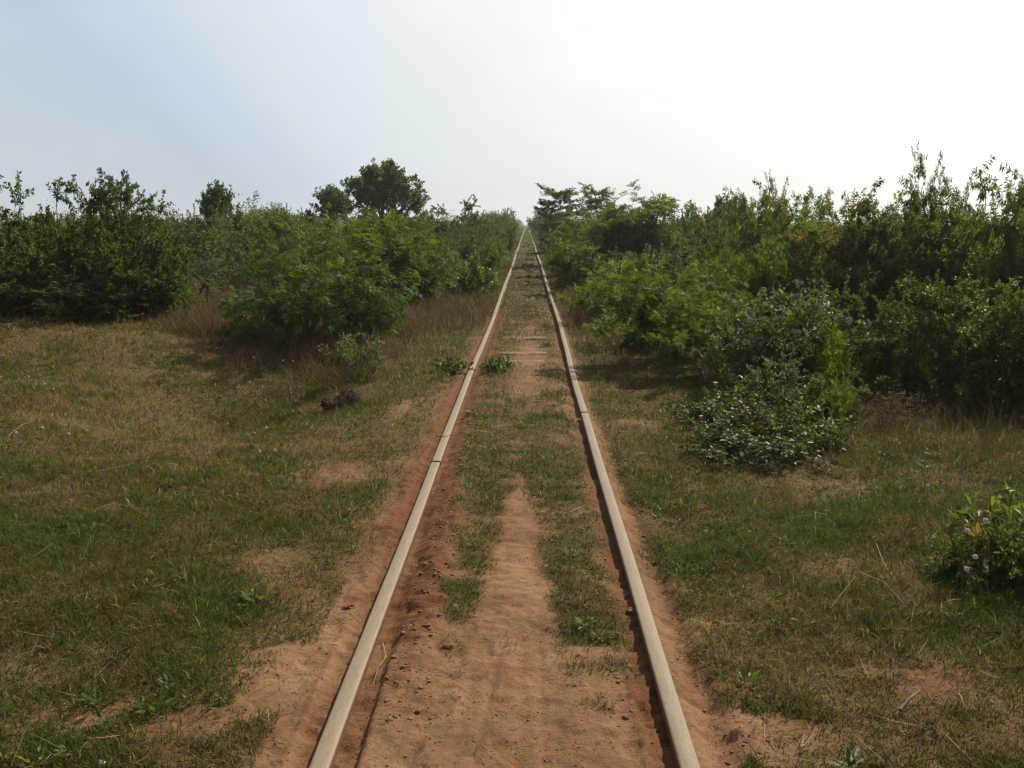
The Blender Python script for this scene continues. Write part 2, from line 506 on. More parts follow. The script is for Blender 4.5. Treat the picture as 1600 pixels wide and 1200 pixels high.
# half buried sleepers
slp = None
for i in range(13):
    y = 10.4 + i * .78 + random.uniform(-.05, .05)
    if slp is None:
        n_ = 13; pts = []
        for k in range(n_):
            x = -.86 + 1.72 * k / (n_ - 1)
            for (dy, dz) in ((-.11, -.1), (-.112, -.012), (-.095, .0), (.095, .002), (.112, -.012), (.11, -.1)):
                pts.append((x, dy + random.uniform(-.008, .008), dz + random.uniform(-.004, .004) - (.06 if abs(x) > .36 else 0)))
        L, S = [], []
        for k in range(n_ - 1):
            for j in range(6):
                L += [k * 6 + j, (k + 1) * 6 + j, (k + 1) * 6 + (j + 1) % 6, k * 6 + (j + 1) % 6]; S.append(4)
        L += [5, 4, 3, 2, 1, 0]; S.append(6); b_ = (n_ - 1) * 6
        L += [b_ + j for j in range(6)]; S.append(6)
        slp = obj('railway_sleeper', mesh_np('railway_sleeper', np.array(pts), L, S, M['sleeper']))
        o = slp
        tag(o, 'weathered wooden sleeper half buried in brown earth between the rails', 'sleeper', 'half buried sleepers between the rails')
    else:
        o = slp.copy(); C.objects.link(o)
    o.location = (-.057 + float(wob(y)), y, hz(-.057, y) + random.uniform(-.012, .010))
    o.rotation_euler = (random.uniform(-.01, .01), 0, random.uniform(-.05, .05))


# ------------------------------------------------------------------ plants
def unit(v):
    return v / (np.linalg.norm(v, axis=-1, keepdims=True) + 1e-9)


class Plant:
    def __init__(s, seed):
        s.r = np.random.default_rng(seed)
        s.V, s.L, s.nv = [], [], 0
        s.lb, s.ld, s.ln, s.ll, s.lw, s.lr = [], [], [], [], [], []
        s.fl = []

    def tube(s, pts, r0, r1, sides=4):
        n = len(pts)
        d = unit(np.gradient(pts, axis=0))
        ref = np.array([.31, .2, .93]) if abs(d[0, 2]) < .8 else np.array([.9, .3, .1])
        a = unit(np.cross(d, ref)); b = np.cross(d, a)
        rad = np.linspace(r0, r1, n)[:, None, None]
        an = np.arange(sides) * 2 * math.pi / sides
        ring = pts[:, None] + rad * (np.cos(an)[None, :, None] * a[:, None] + np.sin(an)[None, :, None] * b[:, None])
        s.V.append(ring.reshape(-1, 3))
        i = np.arange(n - 1)[:, None] * sides; k = np.arange(sides)[None]
        k2 = (k + 1) % sides
        s.L.append((np.stack([i + k, i + k2, i + sides + k2, i + sides + k], -1).reshape(-1, 4) + s.nv))
        s.nv += n * sides

    def path(s, p, d, length, n, wander, up):
        pts = [p]
        st = length / n
        for k in range(n):
            d = d + s.r.normal(0, wander, 3) + np.array([0, 0, up])
            d = d / np.linalg.norm(d)
            p = p + d * st
            pts.append(p)
        return np.array(pts)

    def leaves(s, pos, dirs, nrm, ln, wr, rnd):
        s.lb.append(pos); s.ld.append(dirs); s.ln.append(nrm); s.ll.append(ln); s.lw.append(ln * wr); s.lr.append(rnd)

    def twig_leaves(s, pts, P):
        n = max(2, int(P['dens'] * np.sum(np.linalg.norm(np.diff(pts, axis=0), axis=1))))
        t = s.r.uniform(P.get('from', .1), 1.0, n) * (len(pts) - 1)
        i = np.minimum(t.astype(int), len(pts) - 2); f = (t - i)[:, None]
        pos = pts[i] * (1 - f) + pts[i + 1] * f
        ax = unit(pts[i + 1] - pts[i])
        rv = s.r.normal(0, 1, (n, 3)); side = unit(np.cross(ax, rv))
        d = unit(ax * P.get('along', .5) + side + np.array([0, 0, P.get('ldroop', 0.0)]))
        ln = P['len'] * s.r.uniform(.55, 1.25, n)
        base_r = s.r.normal(P.get('tone', .47), .21)
        if P.get('frond'):
            m = P['pinnae']
            w = unit(np.cross(d, np.array([0, 0, 1.0]) + .5 * s.r.normal(0, 1, (n, 3))))
            nz = np.cross(w, d)
            for k in range(m):
                q = (k + .7) / m
                bp = pos + d * (ln * q)[:, None] - nz * (0.25 * ln * q * q)[:, None] * np.sign(nz[:, 2:3] + 1e-6)
                for sg in (-1, 1):
                    dd = unit(d * .55 + w * sg + s.r.normal(0, .12, (n, 3)))
                    pl = ln * P['pin_len'] * (1 - .5 * abs(q - .45))
                    s.leaves(bp, dd, nz, pl, P['wr'], np.clip(base_r + s.r.normal(0, .12, n), 0, .97))
        else:
            nr_ = unit(np.cross(d, s.r.normal(0, 1, (n, 3))) * P.get('tumble', .7) + np.array([0, 0, 1.0]))
            rn = np.clip(base_r + s.r.normal(0, .18, n), 0, .94)
            rn[s.r.random(n) < P.get('sear', .02)] = 1.0
            s.leaves(pos, d, nr_, ln, P['wr'], rn)

    def build_leaves(s, name, mat):
        b = np.concatenate(s.lb); d = np.concatenate(s.ld); nn = np.concatenate(s.ln)
        l = np.concatenate(s.ll)[:, None]; w = np.concatenate(s.lw)[:, None]; rr = np.concatenate(s.lr)
        side = unit(np.cross(d, nn)); nn = np.cross(side, d)
        mid = b + d * l * .45
        v = np.stack([b, mid + side * w * .5 + nn * w * .16, b + d * l - nn * l * .12, mid - side * w * .5 + nn * w * .16], 1)
        n = len(b)
        i = np.arange(n)[:, None] * 4
        lp = np.concatenate([i, i + 1, i + 2, i, i + 2, i + 3], 1).ravel()
        return mesh_np(name, v.reshape(-1, 3), lp, np.full(n * 2, 3), mat, False, {'rnd': np.repeat(rr, 4)})

    def build_wood(s, name, mat):
        q = np.concatenate(s.L)
        return mesh_np(name, np.concatenate(s.V), q.ravel(), np.full(len(q), 4), mat, True)


def puff(centres, radii, spikes, r_, name, mat, jag=.45):
    """round tufted flower heads: many fine petals round a small core"""
    V, L, S = [], [], []
    nv = 0
    for c, r0 in zip(centres, radii):
        d = unit(r_.normal(0, 1, (spikes, 3)))
        side = unit(np.cross(d, r_.normal(0, 1, (spikes, 3)))) * r0 * .22
        ln = r0 * (1 - jag * r_.random(spikes))[:, None]
        v = np.stack([c + d * r0 * .1 - side * .3, c + d * r0 * .1 + side * .3, c + d * ln + side, c + d * ln - side], 1).reshape(-1, 3)
        V.append(v)
        i = np.arange(spikes)[:, None] * 4 + nv
        L.append(np.concatenate([i, i + 1, i + 2, i + 3], 1).ravel()); S.append(np.full(spikes, 4)); nv += spikes * 4
    return mesh_np(name, np.concatenate(V), np.concatenate(L), np.concatenate(S), mat)


def shrub(seed, P):
    """many stemmed bush; returns Plant"""
    g = Plant(seed); r = g.r
    H = P['h']
    for si in range(P['stems']):
        az = r.uniform(0, 2 * math.pi)
        lean = P['lean'] * math.sqrt(r.uniform(.02, 1))
        d = np.array([math.cos(az) * math.sin(lean), math.sin(az) * math.sin(lean), math.cos(lean)])
        p0 = np.array([math.cos(az), math.sin(az), 0]) * P['base'] * r.random() + np.array([0, 0, -.06])
        L0 = H * r.uniform(.72, 1.12) * (P.get('side_len', 1.0) if lean > .5 else 1)
        pts = g.path(p0, d, L0, 9, P.get('wander', .10), P.get('up', .02))
        r0 = P['rad'] * r.uniform(.7, 1.2)
        g.tube(pts, r0, r0 * .3, 5)
        for bi in range(P['br']):
            t = r.uniform(P.get('bfrom', .15), 1.0) ** P.get('bpow', .8) * 9
            i = min(int(t), 8); q = pts[i] + (pts[i + 1] - pts[i]) * (t - i)
            ax = unit(pts[i + 1] - pts[i])
            sd = unit(np.cross(ax, r.normal(0, 1, 3)))
            d1 = unit(ax * r.uniform(.2, .9) + sd * P.get('spread', 1.0) + np.array([0, 0, P.get('bup', .1)]))
            L1 = H * P['blen'] * r.uniform(.6, 1.25) * (1.15 - .55 * t / 9)
            b = g.path(q, d1, L1, 6, P.get('wander', .1) * 1.4, P.get('bgrav', -.02))
            g.tube(b, r0 * .38, r0 * .12, 3)
            for ti in range(P['tw']):
                u = r.uniform(.1, 1.0) * 6
                j = min(int(u), 5); q2 = b[j] + (b[j + 1] - b[j]) * (u - j)
                ax2 = unit(b[j + 1] - b[j])
                sd2 = unit(np.cross(ax2, r.normal(0, 1, 3)))
                d2 = unit(ax2 * .7 + sd2 + np.array([0, 0, P.get('tup', .1)]))
                tw = g.path(q2, d2, P['tlen'] * r.uniform(.5, 1.3), 4, .14, P.get('tgrav', -.04))
                if tw[-1, 2] < .03: continue
                g.tube(tw, r0 * .10 + .001, .0012, 3)
                g.twig_leaves(tw, P['leaf'])
            g.twig_leaves(b[2:], P['leaf'])
        tip = g.path(pts[-1], unit(pts[-1] - pts[-2]), H * .16 * r.uniform(.3, 1.6) * P.get('tip', .6), 4, .22, -.03)
        g.tube(tip, r0 * .3, .0015, 3)
        g.twig_leaves(tip, P['leaf'])
        if P.get('flower') :
            g.fl.append(tip[-1]); 
            for _ in range(P['flower']): g.fl.append(tip[-1] + r.normal(0, .05, 3) * np.array([1, 1, .4]))
    return g


def tiered(seed, P):
    """small tree with flat layers of branches"""
    g = Plant(seed); r = g.r; H = P['h']
    pts = g.path(np.array([0, 0, -.1]), np.array([.05, 0, 1.0]), H, 10, .05, .03)
    g.tube(pts, P['rad'], P['rad'] * .2, 6)
    lv = P['levels']
    for k in range(lv):
        t = (P['low'] + (1 - P['low']) * k / (lv - 1)) * 10
        i = min(int(t), 9); q = pts[i] + (pts[i + 1] - pts[i]) * (t - i)
        nb = P['nb']; a0 = r.uniform(0, 6.28)
        for b_ in range(nb):
            az = a0 + b_ * 2 * math.pi / nb + r.normal(0, .3)
            el = r.normal(P.get('el', .12), .2)
            d = np.array([math.cos(az) * math.cos(el), math.sin(az) * math.cos(el), math.sin(el)])
            L1 = H * P['blen'] * (1.1 - .75 * k / lv) * r.uniform(.6, 1.2)
            b = g.path(q, d, L1, 6, .09, .01)
            g.tube(b, P['rad'] * .3, P['rad'] * .08, 4)
            for ti in range(P['tw']):
                u = r.uniform(.2, 1.0) * 6
                j = min(int(u), 5); q2 = b[j] + (b[j + 1] - b[j]) * (u - j)
                ax2 = unit(b[j + 1] - b[j])
                sd2 = np.cross(ax2, np.array([0, 0, 1.0])) * r.choice([-1, 1])
                d2 = unit(ax2 * .6 + sd2 * r.uniform(.3, 1.2) + np.array([0, 0, r.normal(.05, .12)]))
                tw = g.path(q2, d2, P['tlen'] * r.uniform(.5, 1.3), 4, .1, .0)
                g.tube(tw, P['rad'] * .08, .002, 3)
                g.twig_leaves(tw, P['leaf'])
            g.twig_leaves(b[3:], P['leaf'])
    return g


def round_tree(seed, P):
    """single trunk, limbs forking several times to a rounded crown"""
    g = Plant(seed); r = g.r; H = P['h']
    pts = g.path(np.array([0, 0, -.1]), np.array([.04, 0, 1.0]), H * P['bole'], 6, .05, .03)
    g.tube(pts, P['rad'], P['rad'] * .7, 7)
    def fork(p, d, L0, rad, lev):
        b = g.path(p, d, L0, 5, .13, .04)
        g.tube(b, rad, rad * .55, 5 if lev < 2 else 3)
        if lev >= P['lev']:
            g.twig_leaves(b, P['leaf']); return
        for k in range(P['kids'][lev]):
            u = r.uniform(.35, 1.0) * 5
            j = min(int(u), 4); q = b[j] + (b[j + 1] - b[j]) * (u - j)
            ax = unit(b[j + 1] - b[j]); sd = unit(np.cross(ax, r.normal(0, 1, 3)))
            fork(q, unit(ax * r.uniform(.4, 1) + sd * .85 + np.array([0, 0, .12])), L0 * r.uniform(.5, .78), rad * .5, lev + 1)
    for k in range(P['limbs']):
        az = k * 2 * math.pi / P['limbs'] + r.normal(0, .3); el = r.uniform(*P.get('els', (.35, 1.3)))
        fork(pts[-1] - np.array([0, 0, r.uniform(0, .25) * H * P['bole']]), np.array([math.cos(az) * math.cos(el), math.sin(az) * math.cos(el), math.sin(el)]), H * P['limb'], P['rad'] * .5, 0)
    return g


LEAF = {
    'small': dict(dens=150, len=.058, wr=.55, along=.5, tumble=.7),
    'mid': dict(dens=115, len=.074, wr=.48, along=.5, tumble=.6),
    'glossy': dict(dens=52, len=.12, wr=.44, along=.6, tumble=.5, sear=.03),
    'lance': dict(dens=110, len=.10, wr=.28, along=.5, tumble=.8, ldroop=-.55, sear=.014),
    'frond': dict(dens=25, len=.18, wr=.46, frond=True, pinnae=4, pin_len=.46, along=.7, tone=.52),
    'weed': dict(dens=62, len=.075, wr=.44, along=.4, tumble=.5, ldroop=-.15, sear=.06),
    'big': dict(dens=26, len=.16, wr=.45, along=.7, tumble=.4, sear=.05),
    'far': dict(dens=60, len=.13, wr=.55, along=.5, tumble=.8),
}
BASE = dict(bfrom=.05, stems=13, lean=1.05, base=.25, h=2.2, rad=.022, br=8, blen=.34, tw=6, tlen=.34)
PROTO = {}


def proto(key, make, P, mat, wood='bark', names=('branches', 'foliage'), flower=None):
    """one plant of each kind, measured, kept as mesh data for the copies"""
    g = make(P.pop('seed'), P)
    fm = g.build_leaves(names[1], M[mat]); wm = g.build_wood(names[0], M[wood])
    co = np.empty(len(fm.vertices) * 3, np.float32); fm.vertices.foreach_get('co', co); co = co.reshape(-1, 3)
    w = np.percentile(np.abs(co[:, :2]), 97) * 2
    parts = [(names[0], wm), (names[1], fm)]
    if g.fl and flower:
        fl = np.array(g.fl)
        parts.append(('flower_heads', puff(fl, g.r.uniform(.014, .026, len(fl)), 26, g.r, 'flower_heads', M[flower])))
    PROTO[key] = (parts, float(np.percentile(co[:, 2], 99.7)), float(w))
    print(key, len(fm.polygons), 'h', PROTO[key][1], 'w', w)


def B(seed, **k):
    d = dict(BASE); d.update(k); d['seed'] = seed; d['leaf'] = dict(LEAF[k['leaf']]) if isinstance(k['leaf'], str) else k['leaf']
    return d


proto('dark', shrub, B(1, leaf='small', stems=17, br=9, tw=6, lean=1.0, bup=.05), 'dark_leaf')
proto('dark2', shrub, B(2, leaf='mid', stems=16, br=9, tw=6, lean=.9, tip=.9), 'dark_leaf')
proto('dome', shrub, B(27, leaf='small', stems=24, br=9, tw=6, lean=1.15, bup=.1, tip=.3, base=.5), 'dark_leaf')
proto('creeper', shrub, B(28, leaf=dict(LEAF['mid'], len=.062, wr=.55, dens=55, sear=.03, tone=.4), h=.55, stems=20, br=5, tw=3, lean=1.15, base=.3, blen=.46, tlen=.2, rad=.007, tip=3.2), 'olive_leaf')
proto('olive', shrub, B(3, leaf='small', stems=15, br=8, tw=6), 'olive_leaf')
proto('olive2', shrub, B(4, leaf='mid', stems=14, br=8, tw=6, lean=1.05), 'olive_leaf')
proto('fern', shrub, B(5, leaf='frond', stems=11, bfrom=.28, br=7, tw=4, lean=.85, tlen=.42, blen=.42, wander=.09, rad=.018, tip=1.6), 'fern_leaf')
proto('fern_dark', shrub, B(25, leaf=dict(LEAF['frond'], dens=20), stems=11, bfrom=.3, br=6, tw=4, lean=.95, tlen=.42, blen=.42, wander=.1, rad=.02, tip=2.2), 'fern_dark_leaf')
proto('fern2', shrub, B(6, leaf='frond', stems=9, bfrom=.28, br=8, tw=4, lean=.65, tlen=.42, blen=.42, wander=.08, rad=.02, bgrav=.0, tip=1.8), 'fern_leaf')
proto('fern_low', shrub, B(7, leaf='frond', h=1.3, stems=11, br=6, tw=4, lean=1.15, tlen=.32, blen=.45, rad=.012), 'fern_leaf')
proto('glossy', shrub, B(8, leaf='glossy', h=1.6, stems=11, br=6, tw=5, rad=.016), 'glossy_leaf')
proto('lance', shrub, B(9, leaf='lance', h=2.8, stems=17, br=9, tw=7, lean=.75, tgrav=-.10, bgrav=-.05, tip=1.1), 'lance_leaf')
proto('lance2', shrub, B(10, leaf='lance', h=2.8, stems=17, br=9, tw=7, lean=.95, tgrav=-.12, bgrav=-.06), 'lance_leaf')
proto('spire', shrub, B(11, leaf='lance', h=3.4, stems=6, br=11, tw=6, lean=.16, blen=.17, tlen=.4, tgrav=-.14, bgrav=-.08, tip=1.0), 'lance_leaf')
proto('weed', shrub, B(12, leaf='weed', h=1.1, stems=26, br=4, tw=2, lean=.7, base=.35, blen=.22, tlen=.16, rad=.008, flower=6, up=.05, tip=.6, bfrom=.4), 'weed_leaf', 'green_stem', flower='flower_pale')
proto('low', shrub, B(13, leaf=dict(LEAF['weed'], len=.06, ldroop=0), h=.75, stems=30, br=5, tw=4, lean=1.1, base=.5, blen=.34, tlen=.17, rad=.007), 'olive_leaf')
proto('yellow', shrub, B(14, leaf='mid', h=1.7, stems=18, br=7, tw=4, lean=.7, base=.4, rad=.012, up=.04), 'yellow_leaf', 'green_stem')
proto('rosette', shrub, B(15, leaf=dict(LEAF['glossy'], dens=70, len=.075, wr=.55, tone=.38), h=.24, stems=17, br=2, tw=1, lean=1.0, base=.1, blen=.35, tlen=.06, rad=.004), 'dark_leaf', 'green_stem')
proto('edge', shrub, B(16, leaf=dict(LEAF['big'], dens=24, len=.12, tone=.55, sear=.004), h=.62, stems=14, br=3, tw=2, lean=.7, base=.2, blen=.3, tlen=.14, rad=.007), 'weed_leaf', 'green_stem')
proto('herb', shrub, B(17, leaf='weed', h=.5, stems=14, br=3, tw=1, lean=.8, base=.12, blen=.25, tlen=.1, rad=.004), 'weed_leaf', 'green_stem')
proto('dry', shrub, B(21, leaf=dict(LEAF['weed'], dens=16, len=.05, tone=.5), h=1.0, stems=26, br=6, tw=3, lean=.75, base=.4, blen=.3, tlen=.2, rad=.007), 'dry_grass', 'green_stem')
proto('tier', tiered, B(18, leaf='glossy', h=4.0, rad=.05, levels=9, low=.22, nb=5, blen=.36, tw=9, tlen=.5, el=.2), 'dark_leaf', names=('trunk', 'crown'))
proto('round', round_tree, B(19, leaf=dict(LEAF['far'], dens=70), h=4.4, rad=.09, bole=.45, limbs=13, limb=.25, lev=3, kids=(4, 4, 5), els=(.05, 1.5)), 'dark_leaf', names=('trunk', 'crown'))
proto('round2', round_tree, B(20, leaf=dict(LEAF['far'], dens=70, len=.12), h=4.0, rad=.08, bole=.42, limbs=11, limb=.24, lev=3, kids=(4, 4, 4), els=(.05, 1.5)), 'dark_leaf', names=('trunk', 'crown'))

NAMES = {'dome': 'bush', 'creeper': 'low_bush', 'fern_dark': 'feathery_shrub', 'dark': 'bush', 'dark2': 'bush', 'olive': 'bush', 'olive2': 'bush', 'fern': 'feathery_shrub', 'fern2': 'feathery_shrub', 'fern_low': 'feathery_shrub',
         'glossy': 'broadleaf_shrub', 'lance': 'tall_shrub', 'lance2': 'tall_shrub', 'spire': 'sapling', 'weed': 'flowering_weed', 'low': 'low_bush',
         'yellow': 'broadleaf_shrub', 'rosette': 'leafy_weed', 'edge': 'leafy_weed', 'dry': 'dry_shrub', 'herb': 'leafy_weed', 'tier': 'tree', 'round': 'tree', 'round2': 'tree'}
CATS = {'bush': 'bush', 'dry_shrub': 'shrub', 'feathery_shrub': 'shrub', 'broadleaf_shrub': 'shrub', 'tall_shrub': 'shrub', 'sapling': 'sapling', 'flowering_weed': 'weed',
        'low_bush': 'bush', 'leafy_weed': 'weed', 'tree': 'tree'}
GROUPS = {'dry_shrub': 'dry twiggy brown shrubs', 'bush': 'dense bushes beside the track', 'feathery_shrub': 'feathery-leaved shrubs beside the track', 'broadleaf_shrub': 'broad-leaved shrubs beside the track',
          'tall_shrub': 'tall narrow-leaved shrubs on the right', 'sapling': 'thin saplings above the thicket', 'flowering_weed': 'weeds with pale flower heads',
          'low_bush': 'low spreading bushes', 'leafy_weed': 'small leafy weeds', 'tree': 'trees rising above the scrub'}
first = {}


def plant(key, px, Y, top, width, label, rz=None, dz=0.0, group=None):
    parts, ph, pw = PROTO[key]
    p = at(px, top, Y)
    g0 = hz(p.x, Y) - .01 + dz
    sz = max(.12, (p.z - g0)) / ph
    sx = (width / F_PX * Y) / pw
    nm = NAMES[key]
    t = thing(nm, label, CATS[nm], (p.x, Y, g0), random.uniform(0, 6.28) if rz is None else rz, (sx, sx, sz), group or GROUPS[nm])
    for n_, me in parts:
        if key in first:
            o = first[key][n_].copy(); C.objects.link(o); o.parent = t
        else:
            o = obj(n_, me, t)
            first.setdefault('_' + key, {})[n_] = o
    if key not in first: first[key] = first['_' + key]
    return t


# ---- left of the track, front to back
plant('dome', 15, 13.2, 292, 300, 'dense dark green bush cut by the left edge of the picture')
plant('dome', 155, 13.4, 288, 235, 'big rounded dark bush near the left edge')
plant('dark2', 120, 14.6, 281, 190, 'sprays of leaves sticking up behind the big rounded dark bush')
plant('dome', 225, 14.4, 330, 130, 'dark bush bulging on the right of the big left thicket')
plant('weed', 205, 13.3, 425, 110, 'grey-green weedy shrub at the right foot of the big left thicket')
plant('herb', 105, 12.3, 470, 60, 'thin pale weed standing under the left thicket')
plant('olive', 300, 31, 324, 130, 'olive bush just behind the right end of the left thicket')
plant('olive2', 370, 29, 326, 140, 'dull olive-brown bush behind the reddish dry grass on the left')
plant('round2', 343, 31, 287, 62, 'little dark tree poking above the olive bushes on the left')
plant('olive', 270, 30, 332, 120, 'grey-olive bush farther back above the left thicket')
plant('fern2', 432, 25, 314, 120, 'light green feathery shrub between the olive bushes and the rounded small tree')
plant('fern_dark', 470, 12.5, 365, 255, 'wide dark green feathery shrub in front on the left, shading the grass')
plant('fern_dark', 425, 12.1, 440, 150, 'low feathery shrub at the left foot of the wide feathery shrub')
plant('fern2', 590, 17.5, 322, 190, 'tall feathery shrub with long leaning branches left of the track')
plant('fern_dark', 560, 12.5, 450, 130, 'low feathery shrub reaching over the reddish grass left of the track')
plant('round2', 513, 42, 292, 75, 'small rounded tree left of the tall round tree')
plant('round', 598, 44, 254, 108, 'tall round-crowned tree standing out against the sky on the left')
plant('dark', 545, 36, 330, 110, 'mid green bush below the gap between the two rounded trees')
plant('olive', 470, 33, 328, 110, 'bush with a brownish side below the small rounded tree')
plant('dome', 705, 40, 314, 135, 'broad domed bush right of the tall round tree')
plant('dark2', 660, 33, 345, 110, 'dark bush under the tall round tree')
plant('olive2', 715, 30, 362, 100, 'dark shaded bush in front of the broad domed bush')
plant('glossy', 645, 19.5, 385, 105, 'shiny light-leaved shrub left of the track, the left one of two')
plant('glossy', 718, 20.5, 395, 95, 'shiny light-leaved shrub left of the track, the one nearer the rail')
plant('fern_low', 615, 19, 418, 110, 'bright feathery shrub beside the shiny-leaved shrubs')
plant('yellow', 758, 27, 378, 48, 'yellowish shrub close to the left rail')
plant('yellow', 775, 42, 352, 40, 'yellow-brown shrub farther up the left rail')
plant('low', 750, 22.5, 425, 60, 'low leafy bush beside the left rail past the reddish grass')
plant('low', 560, 17, 440, 120, 'low bush between the feathery shrubs on the left')
plant('weed', 552, 10.3, 522, 95, 'sparse weed with pale tops beside the dark earth clod')
plant('olive', 755, 52, 335, 60, 'round bush on the skyline left of the far track')
plant('dark', 640, 52, 330, 90, 'bush filling the skyline right of the tall round tree')
plant('olive', 400, 40, 325, 110, 'hazy bush on the skyline between the little dark tree and the feathery shrub')
plant('weed', 305, 25, 400, 80, 'brownish weed clump among the reddish dry grass on the left')

plant('olive', 60, 12.7, 425, 230, 'dark skirt of leaves at the foot of the left thicket, by the picture edge')
plant('dark2', 185, 12.9, 420, 170, 'dark leafy skirt at the foot of the left thicket, farther from the edge')

# ---- right of the track
plant('tier', 885, 37, 290, 92, 'tree with flat layered branches right of the track')
plant('tier', 940, 40, 289, 70, 'slighter layered tree, right of the first layered tree')
plant('fern2', 985, 27, 296, 165, 'large light feathery shrub on the skyline right of the track')
plant('fern', 930, 30, 335, 110, 'feathery shrub under the layered trees')
plant('yellow', 905, 22.5, 375, 95, 'yellow-green shrub right of the right rail')
plant('low', 912, 22, 425, 75, 'low bush with pale leaves against the right rail')
plant('weed', 895, 30, 372, 80, 'greyish weed clump beside the far right rail')
plant('olive', 870, 52, 333, 55, 'bush lining the right rail below the layered tree')
plant('fern_low', 965, 15.5, 405, 150, 'low feathery shrub near the right rail')
plant('fern', 1045, 11.2, 412, 220, 'bright green feathery shrub in front on the right')
plant('fern_low', 985, 12.4, 470, 140, 'dark low feathery shrub at the edge of the right verge')
plant('olive2', 1060, 22, 385, 140, 'dim bush behind the bright feathery shrub')
plant('dark2', 1090, 33, 318, 110, 'bush on the skyline between the feathery shrub and the spiky tree')
plant('round2', 1137, 37, 306, 58, 'dark spiky little tree on the right skyline')
plant('glossy', 1080, 26, 360, 110, 'shiny-leaved bush below the right skyline')
plant('lance', 1215, 21, 296, 150, 'tall shrub with a ragged top in the middle of the right thicket')
plant('spire', 1213, 20, 276, 34, 'wispy leader shooting up from the middle of the right thicket')
plant('fern', 1165, 13.4, 385, 120, 'bright feathery shrub beside the dark right thicket')
plant('dark2', 1135, 17, 372, 120, 'dark bush behind the bright feathery shrubs on the right')
plant('weed', 1225, 9.0, 446, 200, 'tall weed with whitish flower heads in front of the right thicket')
plant('weed', 1160, 8.6, 505, 140, 'shorter flowering weed at the foot of the tall whitish-headed weed')
plant('fern_low', 1285, 8.7, 485, 120, 'small bright feathery shrub beside the whitish-headed weed')
plant('creeper', 1255, 6.9, 618, 160, 'low leafy bush creeping out over the right verge')
plant('weed', 1215, 7.7, 560, 120, 'loose leafy weed standing between the creeping bush and the taller weed')
plant('creeper', 1190, 7.2, 604, 190, 'low leafy clump behind the creeping bush, joining it to the taller weed')
plant('creeper', 1170, 6.6, 655, 190, 'lowest leafy tuft at the front tip of the right bushes')
plant('fern', 1110, 9.9, 455, 170, 'feathery shrub leaning over the right verge left of the whitish-headed weed')
plant('olive2', 1185, 8.8, 490, 170, 'tangled olive bush inside the whitish-headed weed')
plant('creeper', 1115, 7.9, 606, 150, 'low bush behind the creeping bush on the right verge')
plant('fern_low', 1310, 7.8, 592, 90, 'small fern-leaved shrub in the shade of the right thicket')
plant('lance', 1345, 14.2, 306, 210, 'tall shrub with drooping leaves left of the spire in the right thicket')
plant('lance2', 1450, 13.4, 300, 220, 'broad drooping shrub under the spire of the right thicket')
plant('spire', 1443, 13.2, 238, 52, 'tall leafy spire standing above the right thicket')
plant('lance2', 1570, 12.4, 288, 230, 'drooping shrub with reddish leaves near the right edge')
plant('lance', 1660, 11.2, 282, 230, 'drooping shrub cut by the right edge of the picture')
plant('spire', 1490, 14.5, 275, 50, 'thin curved leader right of the tall spire')
plant('dark', 1400, 9.5, 440, 260, 'dark shadowy bush at the front of the right thicket')
plant('dark2', 1550, 8.8, 440, 280, 'darkest bush at the front of the right thicket, near the right edge')
plant('dark', 1690, 8.0, 430, 220, 'dark bush mostly beyond the right edge')
plant('olive2', 1300, 17, 345, 170, 'olive bush seen between the two tallest right shrubs')
plant('edge', 1588, 4.15, 755, 165, 'bright broad-leaved weed cut by the right edge')
plant('fern_low', 1548, 4.15, 866, 150, 'small fern-leaved weed with pink flowers near the right edge')
plant('low', 1595, 4.1, 815, 210, 'dark leafy bush at the right edge below the bright weed')
plant('rosette', 707, 10.4, 557, 56, 'leafy weed against the outer side of the left rail')
plant('rosette', 776, 10.4, 555, 58, 'leafy weed between the rails against the left rail')
plant('herb', 855, 12.6, 528, 34, 'tiny green weed between the rails beside the right rail')

plant('yellow', 770, 31, 372, 42, 'yellow shrub hugging the left rail before the skyline bushes')
plant('yellow', 792, 50, 346, 26, 'thin yellow-brown shrub where the left rail narrows')
plant('weed', 774, 36, 370, 36, 'pale weedy clump touching the left rail far off')
plant('yellow', 880, 34, 372, 36, 'yellowish clump leaning on the far right rail')
plant('weed', 886, 26, 405, 42, 'grassy weed clump at the foot of the yellow-green shrub')
plant('dark', 735, 36, 345, 90, 'dark green bush between the broad domed bush and the left rail')
plant('olive', 690, 26, 372, 100, 'olive bush behind the two shiny-leaved shrubs')
plant('fern', 520, 21, 352, 170, 'feathery shrub rising behind the wide front one on the left')
plant('olive2', 425, 23, 362, 100, 'olive bush just left of the wide feathery shrub')
plant('dark', 335, 36, 322, 120, 'dark bush at the back of the left olive bushes')
plant('fern', 1110, 15.5, 398, 130, 'feathery shrub between the two bright ones on the right')
plant('lance2', 1270, 16, 325, 170, 'mid-height drooping shrub in the centre of the right thicket')
plant('olive2', 1010, 19.5, 392, 150, 'olive undergrowth bush behind the right feathery shrubs')
plant('dark', 1040, 36, 325, 110, 'bush behind the large light feathery shrub')
plant('olive', 1170, 27, 322, 120, 'olive bush between the spiky little tree and the ragged tall shrub')

